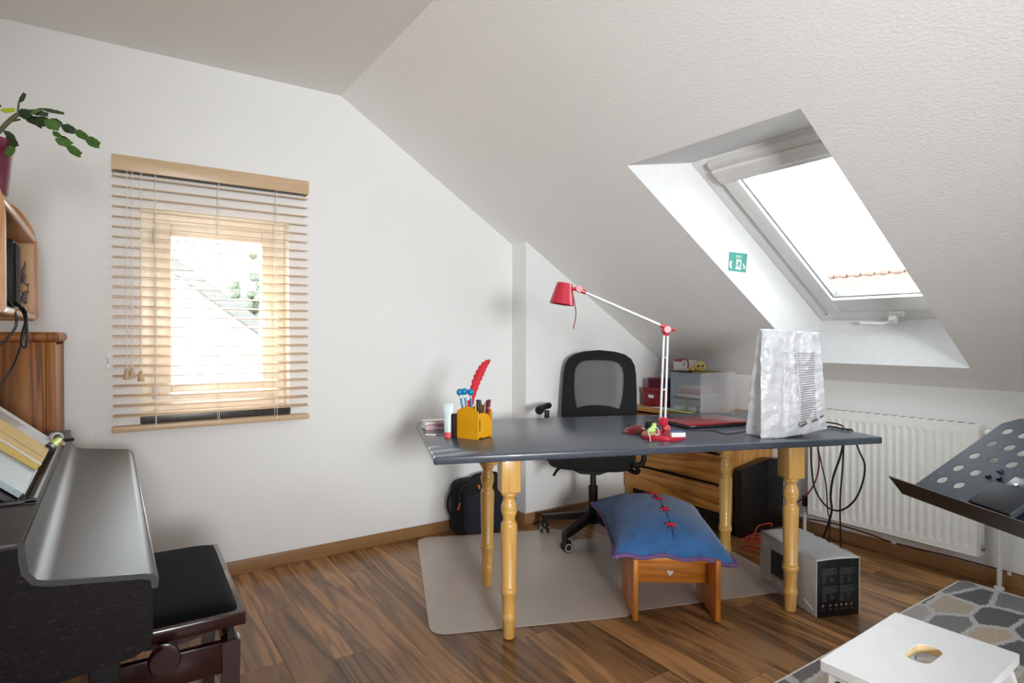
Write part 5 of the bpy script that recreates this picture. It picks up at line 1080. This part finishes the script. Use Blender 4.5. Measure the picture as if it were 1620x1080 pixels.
# driftwood ornament at the far cheek
dw = thing('driftwood_ornament', 'weathered driftwood ornament leaning on the far cheek of the shelf', 'ornament', (-.30, 2.72, spz))
def dwp(x, y): return pY(x, y, 2.73)-Vector((-.30, 2.72, spz))
bb = B(); q = [dwp(24, 472), dwp(30, 458), dwp(36, 445), dwp(37, 430), dwp(40, 412)]; bb.tube(q, .022, 10, rf=lambda t: 1.0-.93*t**.8); bb.tube([dwp(36, 478), dwp(40, 462), dwp(43, 448)], .013, 8, rf=lambda t: 1-.5*t)
for v in bb.bm.verts: v.co += Vector((1, .6, 1))*.006*mnoise.noise(v.co*60)
bb.build('branch', 'driftwood', dw)
for x, y in ((34.5, 456), (26, 465)): q = dwp(x, y); B().cyl(q+Vector((-.0, -.018, 0)), q+Vector((.0, -.026, .002)), .016, .015, 14).build('cut_slice', 'shelf_light', dw)
# ================================================================ CHRISTMAS CACTUS
ptc = Vector((-.262, 2.02, 1.5705)); pt = thing('potted_cactus', 'Christmas cactus with arching segmented leaves in a dark pink pot', 'plant', ptc)
B().lathe([(0, .042), (.004, .046), (.115, .056), (.12, .060), (.14, .061), (.141, .055), (.125, .053)], (0, 0, 0), 30).build('pot', 'pot_pink', pt); B().lathe([(.118, .02), (.124, .053), (.126, .02)], (0, 0, 0), 20).build('soil', 'soil', pt)
def cz(x, y, Y): return pY(x/6.75, 120+y/6.75, Y)-ptc
B().tube([Vector((0, 0, .122)), cz(0, 585, 2.03), cz(90, 490, 2.04), cz(190, 410, 2.05)], .006, 8).build('stem', 'stem_brown', pt)
B().tube([cz(40, 550, 2.04), cz(110, 490, 2.06), cz(215, 465, 2.07)], .0028, 6).build('stem', 'stem_brown', pt)
B().tube([cz(190, 410, 2.05), cz(196, 330, 2.05), cz(205, 272, 2.05)], .0026, 6).build('stem', 'stem_brown', pt)
SEG = [(190, 410, 330, 395, 110, 'd', 2.05), (205, 280, 262, 182, 55, 'd', 2.05), (5, 365, 160, 360, 60, 'l', 2.03), (250, 425, 400, 500, 95, 'd', 2.06), (290, 370, 520, 415, 60, 'd', 2.03), (320, 410, 440, 350, 40, 'm', 2.02), (430, 350, 690, 402, 42, 'd', 2.0),
       (330, 440, 450, 540, 100, 'd', 2.05), (390, 440, 540, 520, 120, 'd', 2.04), (470, 480, 640, 550, 120, 'm', 2.02), (530, 460, 655, 530, 90, 'd', 2.05), (655, 535, 800, 590, 95, 'd', 2.03), (790, 590, 935, 665, 90, 'm', 2.02), (905, 670, 1065, 745, 105, 'm', 2.01),
       (565, 595, 640, 645, 60, 'm', 2.03), (590, 670, 768, 735, 98, 'm', 2.02), (710, 755, 865, 850, 95, 'm', 2.01), (640, 640, 760, 720, 50, 'd', 2.04), (40, 590, 150, 660, 60, 'd', 2.0), (70, 640, 172, 760, 100, 'd', 1.99), (112, 745, 92, 845, 92, 'm', 1.98), (-80, 350, 0, 300, 60, 'm', 2.02), (-120, 420, -30, 360, 70, 'd', 2.04)]
for x0, y0, x1, y1, w_, c_, Y in SEG:
    a = cz(x0, y0, Y); c = cz(x1, y1, Y-.01); d = c-a; ln = d.length; d.normalize(); side = d.cross(-Fw).normalized(); side = (side+Fw*random.uniform(-.5, .5)).normalized(); nn_ = d.cross(side).normalized()
    wd = w_/6.75/FPX*depth(a+ptc)*.5
    prf_ = [(0, .12), (.12, .55), (.3, .95), (.5, 1.0), (.56, .86), (.75, .92), (.80, .72), (.93, .7), (1.0, .55), (.95, .1)]
    poly = [(t*ln, w*wd) for t, w in prf_] + [(t*ln, -w*wd) for t, w in reversed(prf_[:-1])]
    B().prism(poly, lambda p, q, h: a+d*p+side*q+nn_*(h+abs(q)*.25), -.0012, .0012).build('leaf_segment', {'d': 'leaf_dark', 'm': 'leaf_mid', 'l': 'leaf_light'}[c_], pt)
